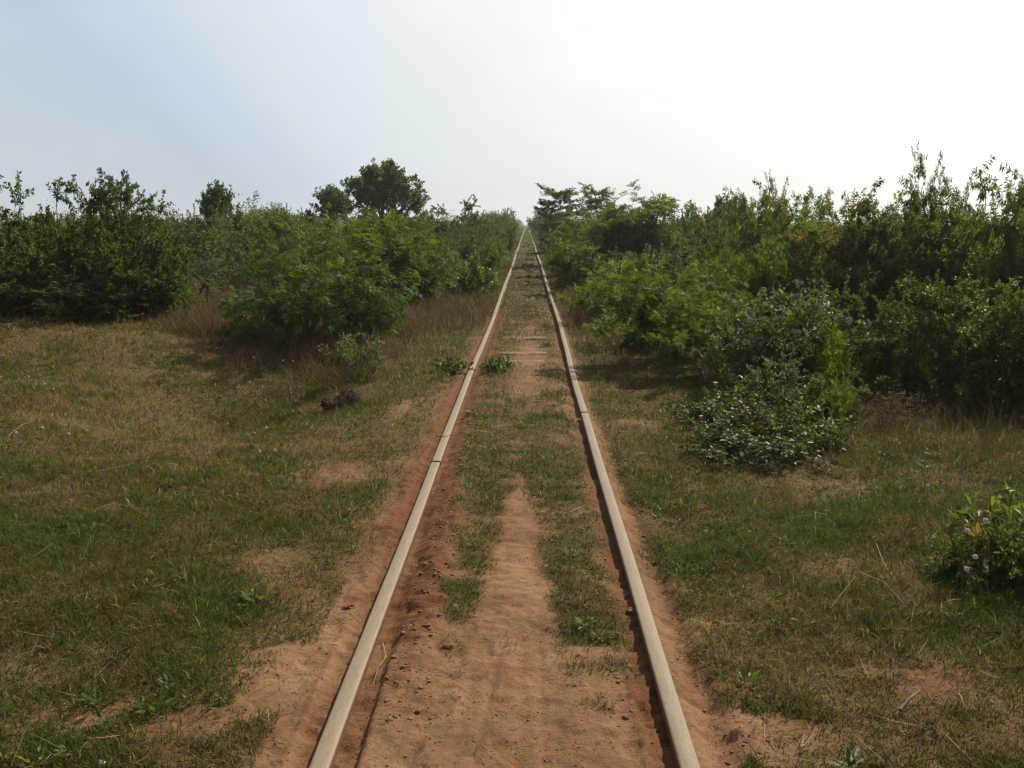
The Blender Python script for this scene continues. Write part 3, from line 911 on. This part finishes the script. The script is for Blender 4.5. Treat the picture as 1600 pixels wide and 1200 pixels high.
plant('dry', 625, 13.6, 468, 110, 'dry reddish twiggy shrub right of the wide feathery shrub')
plant('dry', 695, 16.5, 452, 80, 'dry brown twiggy shrub nearest the left rail')
plant('dry', 565, 10.9, 528, 90, 'dry twiggy shrub behind the sparse pale-topped weed')
plant('dry', 540, 8.75, 596, 80, 'dry stems sprouting round the dark earth clod')
plant('dry', 290, 19, 425, 110, 'dry brown shrub in the gap right of the left thicket')
plant('dry', 350, 17, 448, 90, 'dry shrub at the left foot of the wide feathery shrub')
plant('dry', 905, 17, 468, 70, 'dry brown twiggy shrub beside the right rail')
plant('dry', 1400, 7.6, 600, 130, 'dry brown shrub before the darkest right bushes')
plant('dry', 1110, 11, 500, 90, 'dry twiggy shrub under the bright right feathery shrubs')

# ---- bushes lining the far part of the track
for side, lab in ((-1, 'far bush in the row along the left rail near the horizon'), (1, 'far bush in the row along the right rail near the horizon')):
    for k in range(8):
        Y = 62 + k * 14 + random.uniform(-3, 3)
        x = side * random.uniform(2.1, 2.7) - .05 + (side < 0) * -.3
        parts, ph, pw = PROTO[random.choice(['olive', 'dark', 'olive2', 'fern', 'yellow'])]
        key = [k_ for k_, v in PROTO.items() if v[0] is parts][0]
        s = random.uniform(2.0, 2.9) / ph
        t = thing('bush', lab, 'bush', (x, Y, hz(x, Y)), random.uniform(0, 6.28), (s * .8, s * .8, s), 'far bushes lining the ' + ('left' if side < 0 else 'right') + ' rail')
        for n_, me in parts:
            o = first[key][n_].copy(); C.objects.link(o); o.parent = t


# ---- scrub far off, one mass
def distant_scrub():
    r = np.random.default_rng(31)
    P_, D_, N_, Ls, W_, Rn = [], [], [], [], [], []
    spots = []
    for Y0, Y1, n, hh in [(26, 46, 34, 2.1), (46, 75, 70, 2.5), (75, 130, 110, 2.8), (130, 260, 130, 3.2), (260, 520, 140, 3.4)]:
        for k in range(n):
            Y = r.uniform(Y0, Y1)
            lim = Y * .72 + 3
            x = r.uniform(4.7, max(lim, 6)) * r.choice([-1, 1])
            if Y < 46 and abs(x) < 6.5: continue
            spots.append((x, Y, hh * r.uniform(.6, 1.05)))
    for k in range(60):
        Y = 150 + 8 * k
        spots.append((-3.4 - r.random(), Y, 2.4)); spots.append((3.2 + r.random(), Y, 2.4))
    for (x, Y, h) in spots:
        z0 = hz(x, Y)
        nl = 2600 if Y < 60 else 1300 if Y < 120 else 500
        cl = 26
        ctr = unit(r.normal(0, 1, (cl, 3))) * r.uniform(.45, .95, (cl, 1)); ctr[:, 2] = np.abs(ctr[:, 2])
        which = r.integers(0, cl, nl)
        p = ctr[which] + r.normal(0, .17, (nl, 3))
        p[:, 2] = np.abs(p[:, 2])
        wd = h * r.uniform(.6, .95)
        p = p * np.array([wd, wd, h * .95]) + np.array([x, Y, z0])
        size = .10 if Y < 60 else .16 if Y < 120 else .32
        tone = r.normal(.45, .14)
        P_.append(p); D_.append(unit(r.normal(0, 1, (nl, 3)))); N_.append(unit(r.normal(0, 1, (nl, 3)) + np.array([0, 0, 1.])))
        Ls.append(size * r.uniform(.6, 1.3, nl)); W_.append(Ls[-1] * .5)
        Rn.append(np.clip(tone + r.normal(0, .13, cl)[which] + r.normal(0, .1, nl), 0, .96))
    g = Plant(1)
    g.lb, g.ld, g.ln, g.ll, g.lw, g.lr = P_, D_, N_, Ls, W_, Rn
    return g.build_leaves('distant_scrub', M['olive_leaf'])


tag(obj('distant_scrub', distant_scrub()), 'distant mass of grey-green scrub reaching to the horizon', 'scrub', kind='stuff')


def undergrowth():
    r = np.random.default_rng(77)
    n = 3600
    y = 8 * (75 / 8) ** r.random(n)
    x = r.uniform(-1, 1, n) * (.62 * y + 2)
    xw = x + .057 - wob(y)
    ok = np.where(x < 0, (xw < -2.6 - 2.2 * sstep(14, 9, y)) & (y > 15.5 - 4 * gs(x, -3.2, 1.4)), (xw > 2.0 + .6 * sstep(14, 9, y)) & (y > 11.5))
    ok |= (y > 23) & (np.abs(xw) > .9) & (r.random(n) < .95)
    ok |= (y > 26) & (np.abs(xw) < .36) & (r.random(n) < .8)
    ok &= ~((x < -2.2) & (x > -11) & (y < 27))
    x, y = x[ok], y[ok]
    h_ = r.uniform(.18, .6, len(x)) * np.where(np.abs(x + .057 - wob(y)) < 1.4, .45, 1.0)
    h_ = np.where(np.abs(x + .057 - wob(y)) < .45, .08, h_)
    g = Plant(2)
    for xi, yi, hi in zip(x, y, h_):
        m = int(150 + 60 * r.random())
        p = r.normal(0, 1, (m, 3)) * np.array([hi * .55, hi * .55, hi * .4]); p[:, 2] = np.abs(p[:, 2])
        p += np.array([xi, yi, hz(xi, yi)])
        l = (.05 + .004 * yi * .6) * r.uniform(.6, 1.3, m) * (.55 if hi < .15 else 1)
        g.leaves(p, unit(r.normal(0, 1, (m, 3)) + np.array([0, 0, .5])), unit(r.normal(0, 1, (m, 3)) + np.array([0, 0, .8])), l, .38, np.clip(r.normal(.45, .16) + r.normal(0, .15, m), 0, 1))
    return g.build_leaves('undergrowth', M['weed_leaf'])


tag(obj('undergrowth', undergrowth()), 'low leafy undergrowth filling the gaps under the bushes', 'undergrowth', kind='stuff')


# ------------------------------------------------------------------ grass
def blades(name, x, y, z, length, width, lean, az, tone, mat, curl=.35):
    n = len(x)
    b = np.stack([x, y, z], 1)
    d = np.stack([np.cos(az) * np.sin(lean), np.sin(az) * np.sin(lean), np.cos(lean)], 1)
    l2 = np.clip(lean + curl, 0, 1.62)
    d2 = np.stack([np.cos(az) * np.sin(l2), np.sin(az) * np.sin(l2), np.cos(l2)], 1)
    side = np.stack([-np.sin(az), np.cos(az), np.zeros(n)], 1)
    tw = rng.uniform(-.9, .9, n)[:, None]
    side = unit(side + np.cross(d, side) * tw)
    L = length[:, None]; W = width[:, None]
    m = b + d * L * .5
    t = m + d2 * L * .5
    v = np.stack([b - side * W * .4, b + side * W * .4, m - side * W * .5, m + side * W * .5, t], 1).reshape(-1, 3)
    i = np.arange(n)[:, None] * 5
    lp = np.concatenate([i, i + 1, i + 3, i + 2, i + 2, i + 3, i + 4], 1).ravel()
    return obj(name, mesh_np(name, v, lp, np.tile([4, 3], n), M[mat], False, {'rnd': np.repeat(tone, 5)}))


def sample(n, y0, y1, power, half):
    """positions thinning out with distance"""
    u = rng.random(n)
    if abs(power - 1) < 1e-6: y = y0 * (y1 / y0) ** u
    else:
        a, b = y0 ** (1 - power), y1 ** (1 - power)
        y = (a + u * (b - a)) ** (1 / (1 - power))
    x = rng.uniform(-1, 1, n) * (half * y + 1.6)
    return x, y


def greenness(x, y):
    g = (fbm(x, y, 1.1, 4, 21) - .5) * 1.0 + (fbm(x, y, .22, 3, 22) - .5) * 1.6 + .47
    g += 0.132 * gs(x, -2.6, 1.3) * gs(y, 4.9, 1.5) + 0.120 * gs(x, -1.7, .6) * gs(y, 3.1, .6)
    g += 0.156 * gs(x, 2.4, 1.3) * gs(y, 5.2, 1.2) + 0.120 * gs(x, 3.2, 1.5) * gs(y, 6.2, 1) + 0.096 * gs(x, 1.0, .5) * gs(y, 4.9, .9)
    g += 0.144 * gs(x, -.22, .35) * gs(y, 4.6, 1.2) + 0.180 * gs(x, .22, .2) * gs(y, 4.5, 1.0)
    g -= 0.108 * gs(x, -4.5, 2.6) * gs(y, 9.5, 2.4) + 0.090 * gs(x, -3.2, 1.4) * gs(y, 7.4, .9)
    g -= 0.132 * gs(x, 1.3, .6) * gs(y, 3.2, .8) + 0.072 * gs(x, 1.2, .6) * gs(y, 7.5, 1.2)
    g -= .10 * sstep(11, 14, y)
    return g


NB = 1400000
x, y = sample(NB, 1.9, 34, 1.55, .62)
far_ok = (y < 22) | (np.abs(x) < 7)
keep = far_ok & (rng.random(NB) < cover(x, y) ** 1.25)
keep &= np.minimum(np.abs(x - railx(XL, y)), np.abs(x - railx(XR, y))) > .05
x, y = x[keep], y[keep]
n = len(x)
gr = greenness(x, y)
tone = np.clip(.92 - gr + rng.normal(0, .21, n), 0, .95)
tone[rng.random(n) < .022] = 1
ln = (.020 + .032 * rng.random(n) ** 1.8) * (.45 + 1.3 * fbm(x, y, .5, 3, 23)) * (.55 + .9 * fbm(x, y, .12, 2, 29)) * (.8 + .5 * cover(x, y))
inn = np.abs(x + .057 - wob(y)) < .53
ln = np.where(inn, ln * .72, ln)
ln *= 1 + .5 * sstep(6, 14, y) + .5 * (rng.random(n) < .03)
ln *= 1 + .9 * gs(x, 3.4, 1.0) * gs(y, 7.4, 1.1)
wd = (.0026 + .0016 * rng.random(n)) * np.clip(y / 4.6, .85, None) ** .72
grass = blades('grass', x, y, height(x, y) - .004, ln, wd, np.abs(rng.normal(.85, .42, n)), rng.uniform(0, 6.28, n), tone, 'grass', rng.uniform(.1, .8, n))
tag(grass, 'short grazed green and brown grass on both sides of the rails and between them', 'grass', kind='stuff')
print('grass', n)

n = 900
x, y = sample(n, 2.6, 13, 1.4, .6)
k = (cover(x, y) > .45) & (fbm(x, y, .9, 3, 41) > .47) & (np.minimum(np.abs(x - XL), np.abs(x - XR)) > .12)
g = Plant(12)
for xi, yi in zip(x[k], y[k]):
    m = g.r.integers(8, 26); sz = g.r.uniform(.5, 1.2)
    a_ = g.r.uniform(0, 6.28, m); e_ = g.r.uniform(.15, 1.0, m)
    d_ = np.stack([np.cos(a_) * np.cos(e_), np.sin(a_) * np.cos(e_), np.sin(e_)], 1)
    p_ = np.array([xi, yi, hz(xi, yi)]) + d_ * g.r.uniform(.0, .05, (m, 1)) * sz + np.array([0, 0, .008])
    g.leaves(p_, d_, unit(g.r.normal(0, .4, (m, 3)) + np.array([0, 0, 1.])), g.r.uniform(.02, .045, m) * sz, .42, np.clip(g.r.normal(.4, .2) + g.r.normal(0, .12, m), 0, 1))
tag(obj('ground_weeds', g.build_leaves('ground_weeds', M['weed_leaf'])), 'small broad-leaved weeds scattered through the grass', 'weeds', kind='stuff')

nf = 160000
yf = 17 * (420 / 17) ** rng.random(nf)
xf = -.057 + wob(yf) + rng.uniform(-3.4, 3.4, nf)
k = (np.minimum(np.abs(xf - railx(XL, yf)), np.abs(xf - railx(XR, yf))) > .06 + .0006 * yf) & (fbm(xf, yf, .9, 3, 44) > np.where(np.abs(xf + .057 - wob(yf)) < .5, .47, .36))
xf, yf = xf[k], yf[k]; nf = len(xf)
lf = rng.uniform(.05, .22, nf) * np.where(np.abs(xf + .057 - wob(yf)) < .5, .45, 1.0 + .5 * sstep(.8, 1.6, np.abs(xf + .057 - wob(yf))))
o = blades('far_grass', xf, yf, height(xf, yf) - .005, lf, .0075 * (yf / 17) ** .8, np.abs(rng.normal(.5, .35, nf)), rng.uniform(0, 6.28, nf), np.clip(.33 + .9 * (fbm(xf, yf, 1.6, 3, 45) - .5) + rng.normal(0, .17, nf), 0, .93), 'grass', rng.uniform(.1, .7, nf))
tag(o, 'rank grass growing over the far track and along its edges', 'grass', kind='stuff')

# fallen straw over the grass
n0 = 9000
x, y = sample(n0, 2.0, 12, 1.4, .6)
keep = rng.random(n0) < np.clip(cover(x, y) * .5 + .10 + .45 * gs(x, 1.4, .6) * gs(y, 3.5, .8) + .4 * gs(x, -1, .4) * gs(y, 3.6, .7), 0, 1) * .8
keep &= np.minimum(np.abs(x - XL), np.abs(x - XR)) > .1
keep &= ~((np.abs(x + .057) < .5) & (y < 3.6) & (rng.random(n0) < .85))
x, y = x[keep], y[keep]; n = len(x)
o = blades('straw_litter', x, y, height(x, y) + .004 + .022 * rng.random(n) * cover(x, y), rng.uniform(.05, .20, n), rng.uniform(.0018, .0032, n) * np.clip(y / 4, .9, None) ** .6, rng.normal(1.42, .13, n),
           rng.uniform(0, 6.28, n), np.clip(rng.normal(.86, .12, n), 0, 1), 'grass', rng.uniform(-.15, .15, n))
tag(o, 'dry straw strewn over the grass and the bare earth edges', 'straw', kind='stuff')

# reddish dry grass, taller
xs_, ys_ = [], []
for cx_, cy_, wx, wy, k in [(-2.3, 15.5, 1.5, 2.2, 12000), (-1.4, 19.0, .7, 3.0, 7000), (1.15, 15.5, .5, 2.6, 5000), (-5.6, 17.2, 1.5, 1.6, 8000), (-2.4, 11.4, .9, 1.0, 5000),
                            (.0, 17, .3, 3.0, 2500), (4.4, 8.3, 1.1, .7, 2200), (-8.2, 15.4, 1.3, .4, 2500), (-7.4, 21.5, 1.8, 3.0, 9000), (-5.0, 15.5, .8, 1.6, 5000), (1.0, 20.0, .5, 2.0, 3000), (3.3, 6.6, .8, .6, 600), (-1.5, 26, .5, 4, 3000), (-4.0, 12.6, .6, .5, 2500)]:
    xs_.append(rng.normal(cx_, wx * .6, k)); ys_.append(rng.normal(cy_, wy * .6, k))
x = np.concatenate(xs_); y = np.concatenate(ys_)
keep = (np.minimum(np.abs(x - railx(XL, y)), np.abs(x - railx(XR, y))) > .07) & (y > 5.2)
keep &= fbm(x, y, .6, 3, 25) > .36
x, y = x[keep], y[keep]; n = len(x)
hgt = np.where(np.abs(x + .057) < .55, .09, .30) * (.25 + 1.1 * rng.random(n) ** 1.5) * (.2 + 1.5 * fbm(x, y, .7, 3, 26))
o = blades('dry_grass', x, y, height(x, y) - .01, hgt, rng.uniform(.004, .007, n) * np.clip(y / 14, .6, 1.6), np.abs(rng.normal(.4, .35, n)), rng.uniform(0, 6.28, n),
           np.clip(rng.normal(.42, .28, n) + .5 * (fbm(x, y, .5, 2, 27) - .5), 0, 1), 'dry_grass', rng.uniform(.05, .6, n))
tag(o, 'taller reddish-brown dry grass in clumps before the bushes', 'grass', kind='stuff')


# ------------------------------------------------------------------ lumps of earth, stones
def lumps(name, x, y, size, mat, sink=.3, flat=.65):
    n = len(x)
    a = (1 + 5 ** .5) / 2
    iv = unit(np.array([(-1, a, 0), (1, a, 0), (-1, -a, 0), (1, -a, 0), (0, -1, a), (0, 1, a), (0, -1, -a), (0, 1, -a), (a, 0, -1), (a, 0, 1), (-a, 0, -1), (-a, 0, 1)], float))
    fc = np.array([(0, 11, 5), (0, 5, 1), (0, 1, 7), (0, 7, 10), (0, 10, 11), (1, 5, 9), (5, 11, 4), (11, 10, 2), (10, 7, 6), (7, 1, 8), (3, 9, 4), (3, 4, 2), (3, 2, 6), (3, 6, 8), (3, 8, 9), (4, 9, 5), (2, 4, 11), (6, 2, 10), (8, 6, 7), (9, 8, 1)])
    v = iv[None] * (1 + rng.normal(0, .28, (n, 12, 1)))
    v = v * (size[:, None, None] * np.stack([rng.uniform(.7, 1.3, n), rng.uniform(.7, 1.3, n), np.full(n, flat)], 1)[:, None])
    c, s = np.cos(az := rng.uniform(0, 6.28, n))[:, None], np.sin(az)[:, None]
    vx, vy = v[..., 0] * c - v[..., 1] * s, v[..., 0] * s + v[..., 1] * c
    v = np.stack([vx + x[:, None], vy + y[:, None], v[..., 2] + (height(x, y) + size * flat * (1 - 2 * sink) * .5)[:, None]], -1)
    f = (fc[None] + (np.arange(n) * 12)[:, None, None]).reshape(-1)
    return obj(name, mesh_np(name, v.reshape(-1, 3), f, np.full(n * 20, 3), M[mat], False))


n = 2600
y = 2.9 + rng.random(n) ** 1.2 * 6
x = np.where(rng.random(n) < .62, XL + .19 + rng.normal(0, .055, n), np.where(rng.random(n) < .6, XR + .2 + rng.normal(0, .07, n), XR - .15 + rng.normal(0, .03, n)))
y = np.where(x > XR, 2.4 + rng.random(n) * 4, y)
k = (np.abs(x - XL) > .1) & (np.abs(x - XR) > .09) & (rng.random(n) < .75)
tag(lumps('soil_crumbs', x[k], y[k], (.0025 + .011 * rng.random(k.sum()) ** 4), 'clod', .42, .5), 'loose red crumbs of earth beside the rails', 'soil', kind='stuff')

n = 15000
x, y = sample(n, 2.1, 9, 1.6, .5)
k = (cover(x, y) < .5) & (np.minimum(np.abs(x - XL), np.abs(x - XR)) > .04) & (fbm(x, y, .3, 3, 33) > .44)
tag(lumps('soil_grit', x[k], y[k], .0012 + .004 * rng.random(k.sum()) ** 3, 'clod', .3, .6), 'fine grit and crumbs over the bare earth', 'soil', kind='stuff')
n = 7000
x, y = sample(n, 2.1, 9, 1.6, .5)
k = (cover(x, y) < .6) & (np.minimum(np.abs(x - XL), np.abs(x - XR)) > .05) & (fbm(x, y, .35, 3, 34) > .5)
x, y = x[k], y[k]; n = len(x)
tag(blades('chaff', x, y, height(x, y) + .003, rng.uniform(.008, .05, n), rng.uniform(.0012, .0028, n), rng.normal(1.5, .1, n), rng.uniform(0, 6.28, n), np.clip(rng.normal(.72, .2, n), 0, 1), 'grass', rng.uniform(-.1, .1, n)),
    'short bits of chaff on the bare earth', 'chaff', kind='stuff')

n = 1300
y = 17 + 43 * rng.random(n)
x = -.057 + rng.normal(0, .42, n) + wob(y)
k = np.minimum(np.abs(x - railx(XL, y)), np.abs(x - railx(XR, y))) > .06
tag(lumps('ballast', x[k], y[k], rng.uniform(.010, .034, k.sum()), 'stone', .35), 'grey ballast stones showing between the rails', 'ballast', kind='stuff')


def single_lump(name, label, cat, loc, size, mat, seed, sub=3):
    import bmesh
    bm = bmesh.new(); bmesh.ops.create_icosphere(bm, subdivisions=sub, radius=1)
    r = np.random.default_rng(seed)
    ph = r.uniform(0, 6, (6, 3)); fr = r.uniform(1.5, 6, (6, 3))
    for v in bm.verts:
        d = sum(math.sin(fr[i][0] * v.co.x + ph[i][0]) * math.sin(fr[i][1] * v.co.y + ph[i][1]) * math.sin(fr[i][2] * v.co.z + ph[i][2] + 1) for i in range(6))
        v.co *= 1 + .22 * d + r.normal(0, .05)
        v.co = Vector((v.co.x * size[0], v.co.y * size[1], v.co.z * size[2]))
    me = bpy.data.meshes.new(name); bm.to_mesh(me); bm.free()
    me.materials.append(M[mat])
    o = obj(name, me); o.location = loc
    return tag(o, label, cat)


p = gnd(537, 636, -.1)
for _ in range(6): p = gnd(537, 636, hz(p.x, p.y))
single_lump('earth_clod', 'dark lump of turned-up earth left of the left rail, below the pale-topped weed', 'clod', (p.x, p.y, hz(p.x, p.y) - .02), (.20, .13, .14), 'dark_earth', 3, 5)
for px, py, s, lab in [(988, 948, .022, 'red clod of earth against the inner side of the right rail'), (545, 952, .018, 'split red clod beside the left rail outside'), (700, 1012, .016, 'small red clod where the turf ends between the rails')]:
    p = gnd(px, py, -.02)
    single_lump('earth_clod', lab, 'clod', (p.x, p.y, hz(p.x, p.y) + s * .3), (s * 1.3, s, s * .7), 'clod', int(px), 2)


def stalk(name, label, cat, pix, rad, mat, lift=.02, group=None):
    """a fallen stalk or twig through the given picture points on the ground"""
    P3 = []
    for k, (px, py) in enumerate(pix):
        q = gnd(px, py, -.02); z = hz(q.x, q.y)
        P3.append((q.x, q.y, z + (lift[k] if isinstance(lift, (list, tuple)) else lift)))
    P3 = np.array(P3)
    t = np.linspace(0, len(P3) - 1, (len(P3) - 1) * 4 + 1)
    pts = np.stack([np.interp(t, np.arange(len(P3)), P3[:, j]) for j in range(3)], 1)
    g = Plant(5); c0 = pts[0].copy(); g.tube(pts - c0, rad, rad * .45, 5)
    o = obj(name, g.build_wood(name, M[mat])); o.location = c0
    return tag(o, label, cat, group)


SG = 'fallen straw stalks'
stalk('twig', 'short thick grey stick propped in the grass at lower right', 'stick', [(1406, 1121), (1420, 1113), (1436, 1104)], .0075, 'deadwood', [.008, .026, .034])
stalk('straw_stalk', 'bent straw stalk by the left picture edge, pointing right', 'straw', [(0, 684), (35, 684), (62, 686)], .0017, 'straw', [.07, .09, .08], SG)
stalk('straw_stalk', 'straw stalk crossing the bent one by the left picture edge', 'straw', [(15, 700), (35, 690), (52, 681)], .0017, 'straw', [.05, .08, .10], SG)
stalk('straw_stalk', 'long pale straw stalk lying alone in the left meadow', 'straw', [(155, 766), (180, 761), (215, 752)], .0017, 'straw', [.05, .07, .08], SG)
stalk('straw_stalk', 'kinked straw stalk hanging into the slot inside the left rail', 'straw', [(598, 994), (603, 1018), (590, 1040), (583, 1062)], .0017, 'straw', .012, SG)
stalk('straw_stalk', 'long yellow straw stalk slanting over the grass at right', 'straw', [(1340, 922), (1378, 948), (1416, 978)], .0017, 'straw', [.05, .07, .04], SG)
stalk('straw_stalk', 'short straw stalk lying in green grass at right', 'straw', [(1368, 868), (1380, 895), (1392, 916)], .0017, 'straw', [.05, .04, .02], SG)
stalk('straw_stalk', 'thin straw stalk pointing up to the right below the long yellow one', 'straw', [(1297, 962), (1316, 951), (1334, 939)], .0017, 'straw', [.03, .06, .08], SG)
# frayed wisp of dry straw
p = gnd(1246, 1165, -.02)
g = Plant(8)
for k in range(9):
    a = R(62) + g.r.normal(0, .18)
    g.tube(g.path(np.array([0, 0, .006 + .002 * k]), np.array([math.cos(a), math.sin(a), .06]), g.r.uniform(.06, .12), 5, .10, .0), .0013, .0006, 4)
o = obj('straw_wisp', g.build_wood('straw_wisp', M['straw'])); o.location = (p.x, p.y - .05, hz(p.x, p.y))
tag(o, 'frayed wisp of pale straw on bare earth at lower right', 'straw')

# twig across the left rail head
q = at(690, 686, 7.05)
g = Plant(9); g.tube(g.path(np.array([-.07, -.01, .0]), np.array([1., .1, .02]), .12, 4, .1, .1), .0035, .0015, 5)
o = obj('twig', g.build_wood('twig', M['bark'])); o.location = (XL, 7.05, .004)
tag(o, 'small dark twig lying across the left rail beyond the first joint', 'twig')

# scrap of paper at the bottom edge
p = gnd(158, 1194, -.02)
me = mesh_np('paper_scrap', np.array([(-.012, -.008, 0), (.012, -.010, .004), (.014, .008, .012), (-.008, .012, .016), (0, 0, .012)]), [0, 1, 4, 1, 2, 4, 2, 3, 4, 3, 0, 4], [3, 3, 3, 3], M['scrap'])
o = obj('paper_scrap', me); o.location = (p.x, p.y, hz(p.x, p.y) + .004)
md = o.modifiers.new('thickness', 'SOLIDIFY'); md.thickness = .001
tag(o, 'crumpled pale blue scrap in the bottom left corner', 'scrap')

# ------------------------------------------------------------------ pink pompom flowers
FL = [((66, 668), .9), ((108, 678), .8), ((26, 676), .8), ((70, 600), .7), ((45, 588), .7), ((84, 608), .7), ((5, 555), .7), ((229, 638), .6), ((280, 619), .6), ((336, 660), .7), ((406, 705), .8), ((430, 703), .8), ((416, 668), .8),
      ((390, 597), .7), ((371, 605), .7), ((410, 604), .7), ((396, 558), .7), ((442, 563), .7), ((458, 564), .7), ((415, 625), .7), ((367, 625), .7), ((455, 613), .7), ((398, 676), .6), ((458, 642), .6), ((194, 541), .6)]
FR = [((1401, 688), .8), ((1406, 692), .7), ((1442, 720), .7), ((1374, 706), .7), ((1382, 710), .6), ((1336, 669), .7), ((1450, 758), .9), ((1514, 692), .7), ((1336, 660), .6), ((1065, 658), .7), ((1122, 660), .6), ((1158, 710), .8), ((1425, 735), .6)]
FE = [((1540, 813), 'pink pompom flower highest of the four by the right edge'), ((1511, 829), 'pink pompom flower left of the bright weed at the right edge'), ((1524, 870), 'pink pompom flower below the big leaf at the right edge'), ((1510, 889), 'pink pompom flower lowest of the four by the right edge')]
r_ = np.random.default_rng(41)
head_me = puff([np.zeros(3)], [.010], 130, r_, 'flower_head', M['flower_pink'], .25)
g = Plant(3); g.tube(g.path(np.array([0., 0, -.12]), np.array([0, 0, 1.]), .12, 4, .05, 0), .0016, .0011, 4)
stem_me = g.build_wood('stem', M['green_stem'])
h0 = s0 = None


def flower(px, py, s, label, group, Y=None):
    global h0, s0
    if Y is None:
        q = gnd(px, py, .05)
        for _ in range(4):
            q = gnd(px, py, hz(q.x, q.y) + .11)
        base = q.z - .12; h = .12
    else:
        q = at(px, py, Y); base = hz(q.x, Y) - .01; h = q.z - base
    t = thing('pompom_flower', label, 'flower', (q.x, q.y, base), r_.uniform(0, 6), (1, 1, 1), group)
    if h0 is None:
        h0 = obj('flower_head', head_me, t); s0 = obj('stem', stem_me, t); a, b = h0, s0
    else:
        a = h0.copy(); b = s0.copy(); C.objects.link(a); C.objects.link(b); a.parent = t; b.parent = t
    a.location = (0, 0, h); b.location = (0, 0, h)
    a.scale = (s, s, s); b.scale = (1, 1, h / .12)


for (px, py), s in FL: flower(px, py, s * 1.25, 'tiny pink pompom flower in the brown meadow left of the track', 'pink flowers in the left meadow')
for (px, py), s in FR: flower(px, py, s * 1.1, 'tiny pink pompom flower in the grass before the right thicket', 'pink flowers in the right grass')
for (px, py), lab in FE: flower(px, py, 1.05, lab, 'pink flowers by the right edge', 3.72)

# ------------------------------------------------------------------ light and sky
SUN_AZ, SUN_EL = R(37), R(42)
sd = Vector((math.sin(SUN_AZ) * math.cos(SUN_EL), math.cos(SUN_AZ) * math.cos(SUN_EL), math.sin(SUN_EL)))
sl = bpy.data.lights.new('sun', 'SUN'); sl.energy = 4.9; sl.angle = R(.6); sl.color = (1, .93, .82)
so = bpy.data.objects.new('sun', sl); C.objects.link(so)
so.rotation_euler = sd.to_track_quat('Z', 'Y').to_euler(); so.location = (30, 20, 40)

w = bpy.data.worlds.new('World'); scene.world = w; w.use_nodes = True
nt = w.node_tree; nt.nodes.clear()
out = nt.nodes.new('ShaderNodeOutputWorld'); bg = nt.nodes.new('ShaderNodeBackground')
sky = nt.nodes.new('ShaderNodeTexSky'); sky.sky_type = 'NISHITA'; sky.sun_disc = False
sky.sun_elevation = SUN_EL; sky.sun_rotation = SUN_AZ
sky.air_density = 1.0; sky.dust_density = 2.5; sky.ozone_density = 1.0
bg.inputs['Strength'].default_value = .1
# thin bright haze veil, whiter towards the sun
tc = nt.nodes.new('ShaderNodeTexCoord')
dp = nt.nodes.new('ShaderNodeVectorMath'); dp.operation = 'DOT_PRODUCT'
nt.links.new(tc.outputs['Generated'], dp.inputs[0]); dp.inputs[1].default_value = sd
veil = ramp(nt, [(.0, (.11, .14, .18)), (.22, (.22, .27, .32)), (.35, (.255, .295, .33)), (.47, (.225, .275, .33)), (.51, (.26, .312, .372)), (.545, (.305, .347, .38)), (.635, (.372, .392, .404)), (.73, (.445, .453, .458)), (.785, (.575, .575, .57)), (1, (.78, .77, .74))], dp.outputs['Value'])
sz_ = nt.nodes.new('ShaderNodeSeparateXYZ'); nt.links.new(tc.outputs['Generated'], sz_.inputs[0])
dim = nt.nodes.new('ShaderNodeMapRange'); nt.links.new(sz_.outputs['Z'], dim.inputs[0])
for k_, v_ in ((1, .28), (2, .95), (3, 1.0), (4, .36)): dim.inputs[k_].default_value = v_
veil = mixc(nt, 1.0, veil, dim.outputs[0], 'MULTIPLY')
cm = nt.nodes.new('ShaderNodeMapping'); cm.inputs['Scale'].default_value = (1, 1, 3.2); nt.links.new(tc.outputs['Generated'], cm.inputs['Vector'])
cl_ = noise(nt, 4.5, 7, .62, cm.outputs[0])
clr = ramp(nt, [(.50, (0, 0, 0)), (.80, (.025, .025, .024))], cl_)
veil = mixc(nt, 1.0, veil, clr, 'ADD')
vs = nt.nodes.new('ShaderNodeVectorMath'); vs.operation = 'SCALE'; vs.inputs['Scale'].default_value = 20.0
nt.links.new(veil, vs.inputs[0])
nt.links.new(mixc(nt, .85, sky.outputs[0], vs.outputs[0]), bg.inputs['Color'])
nt.links.new(bg.outputs[0], out.inputs[0])

hb = [(-720, -320, -3), (720, -320, -3), (720, 730, -3), (-720, 730, -3), (-720, -320, 14), (720, -320, 14), (720, 730, 14), (-720, 730, 14)]
hm, hnt, hout = new_mat('haze')
pv = N(hnt, 'ShaderNodeVolumePrincipled')
pv.inputs['Color'].default_value = (.95, .95, .93, 1); pv.inputs['Density'].default_value = .0006; pv.inputs['Anisotropy'].default_value = .35
hnt.links.new(pv.outputs[0], hout.inputs['Volume'])
hz_o = obj('haze', mesh_np('haze', np.array(hb, float), [0, 3, 2, 1, 4, 5, 6, 7, 0, 1, 5, 4, 1, 2, 6, 5, 2, 3, 7, 6, 3, 0, 4, 7], [4] * 6, hm))
tag(hz_o, 'thin pale dust haze in the air over the far track', 'haze', kind='stuff')
scene.cycles.volume_bounces = 0

scene.view_settings.view_transform = 'Standard'
scene.view_settings.look = 'None'
scene.view_settings.exposure = 0.17
scene.view_settings.gamma = 1
scene.render.engine = 'CYCLES'
scene.cycles.use_denoising = True
scene.cycles.use_adaptive_sampling = False
scene.cycles.filter_width = 1.3
scene.cycles.max_bounces = 6
scene.cycles.transmission_bounces = 4
scene.cycles.diffuse_bounces = 4
scene.cycles.sample_clamp_indirect = 1.5
scene.cycles.sample_clamp_direct = 6
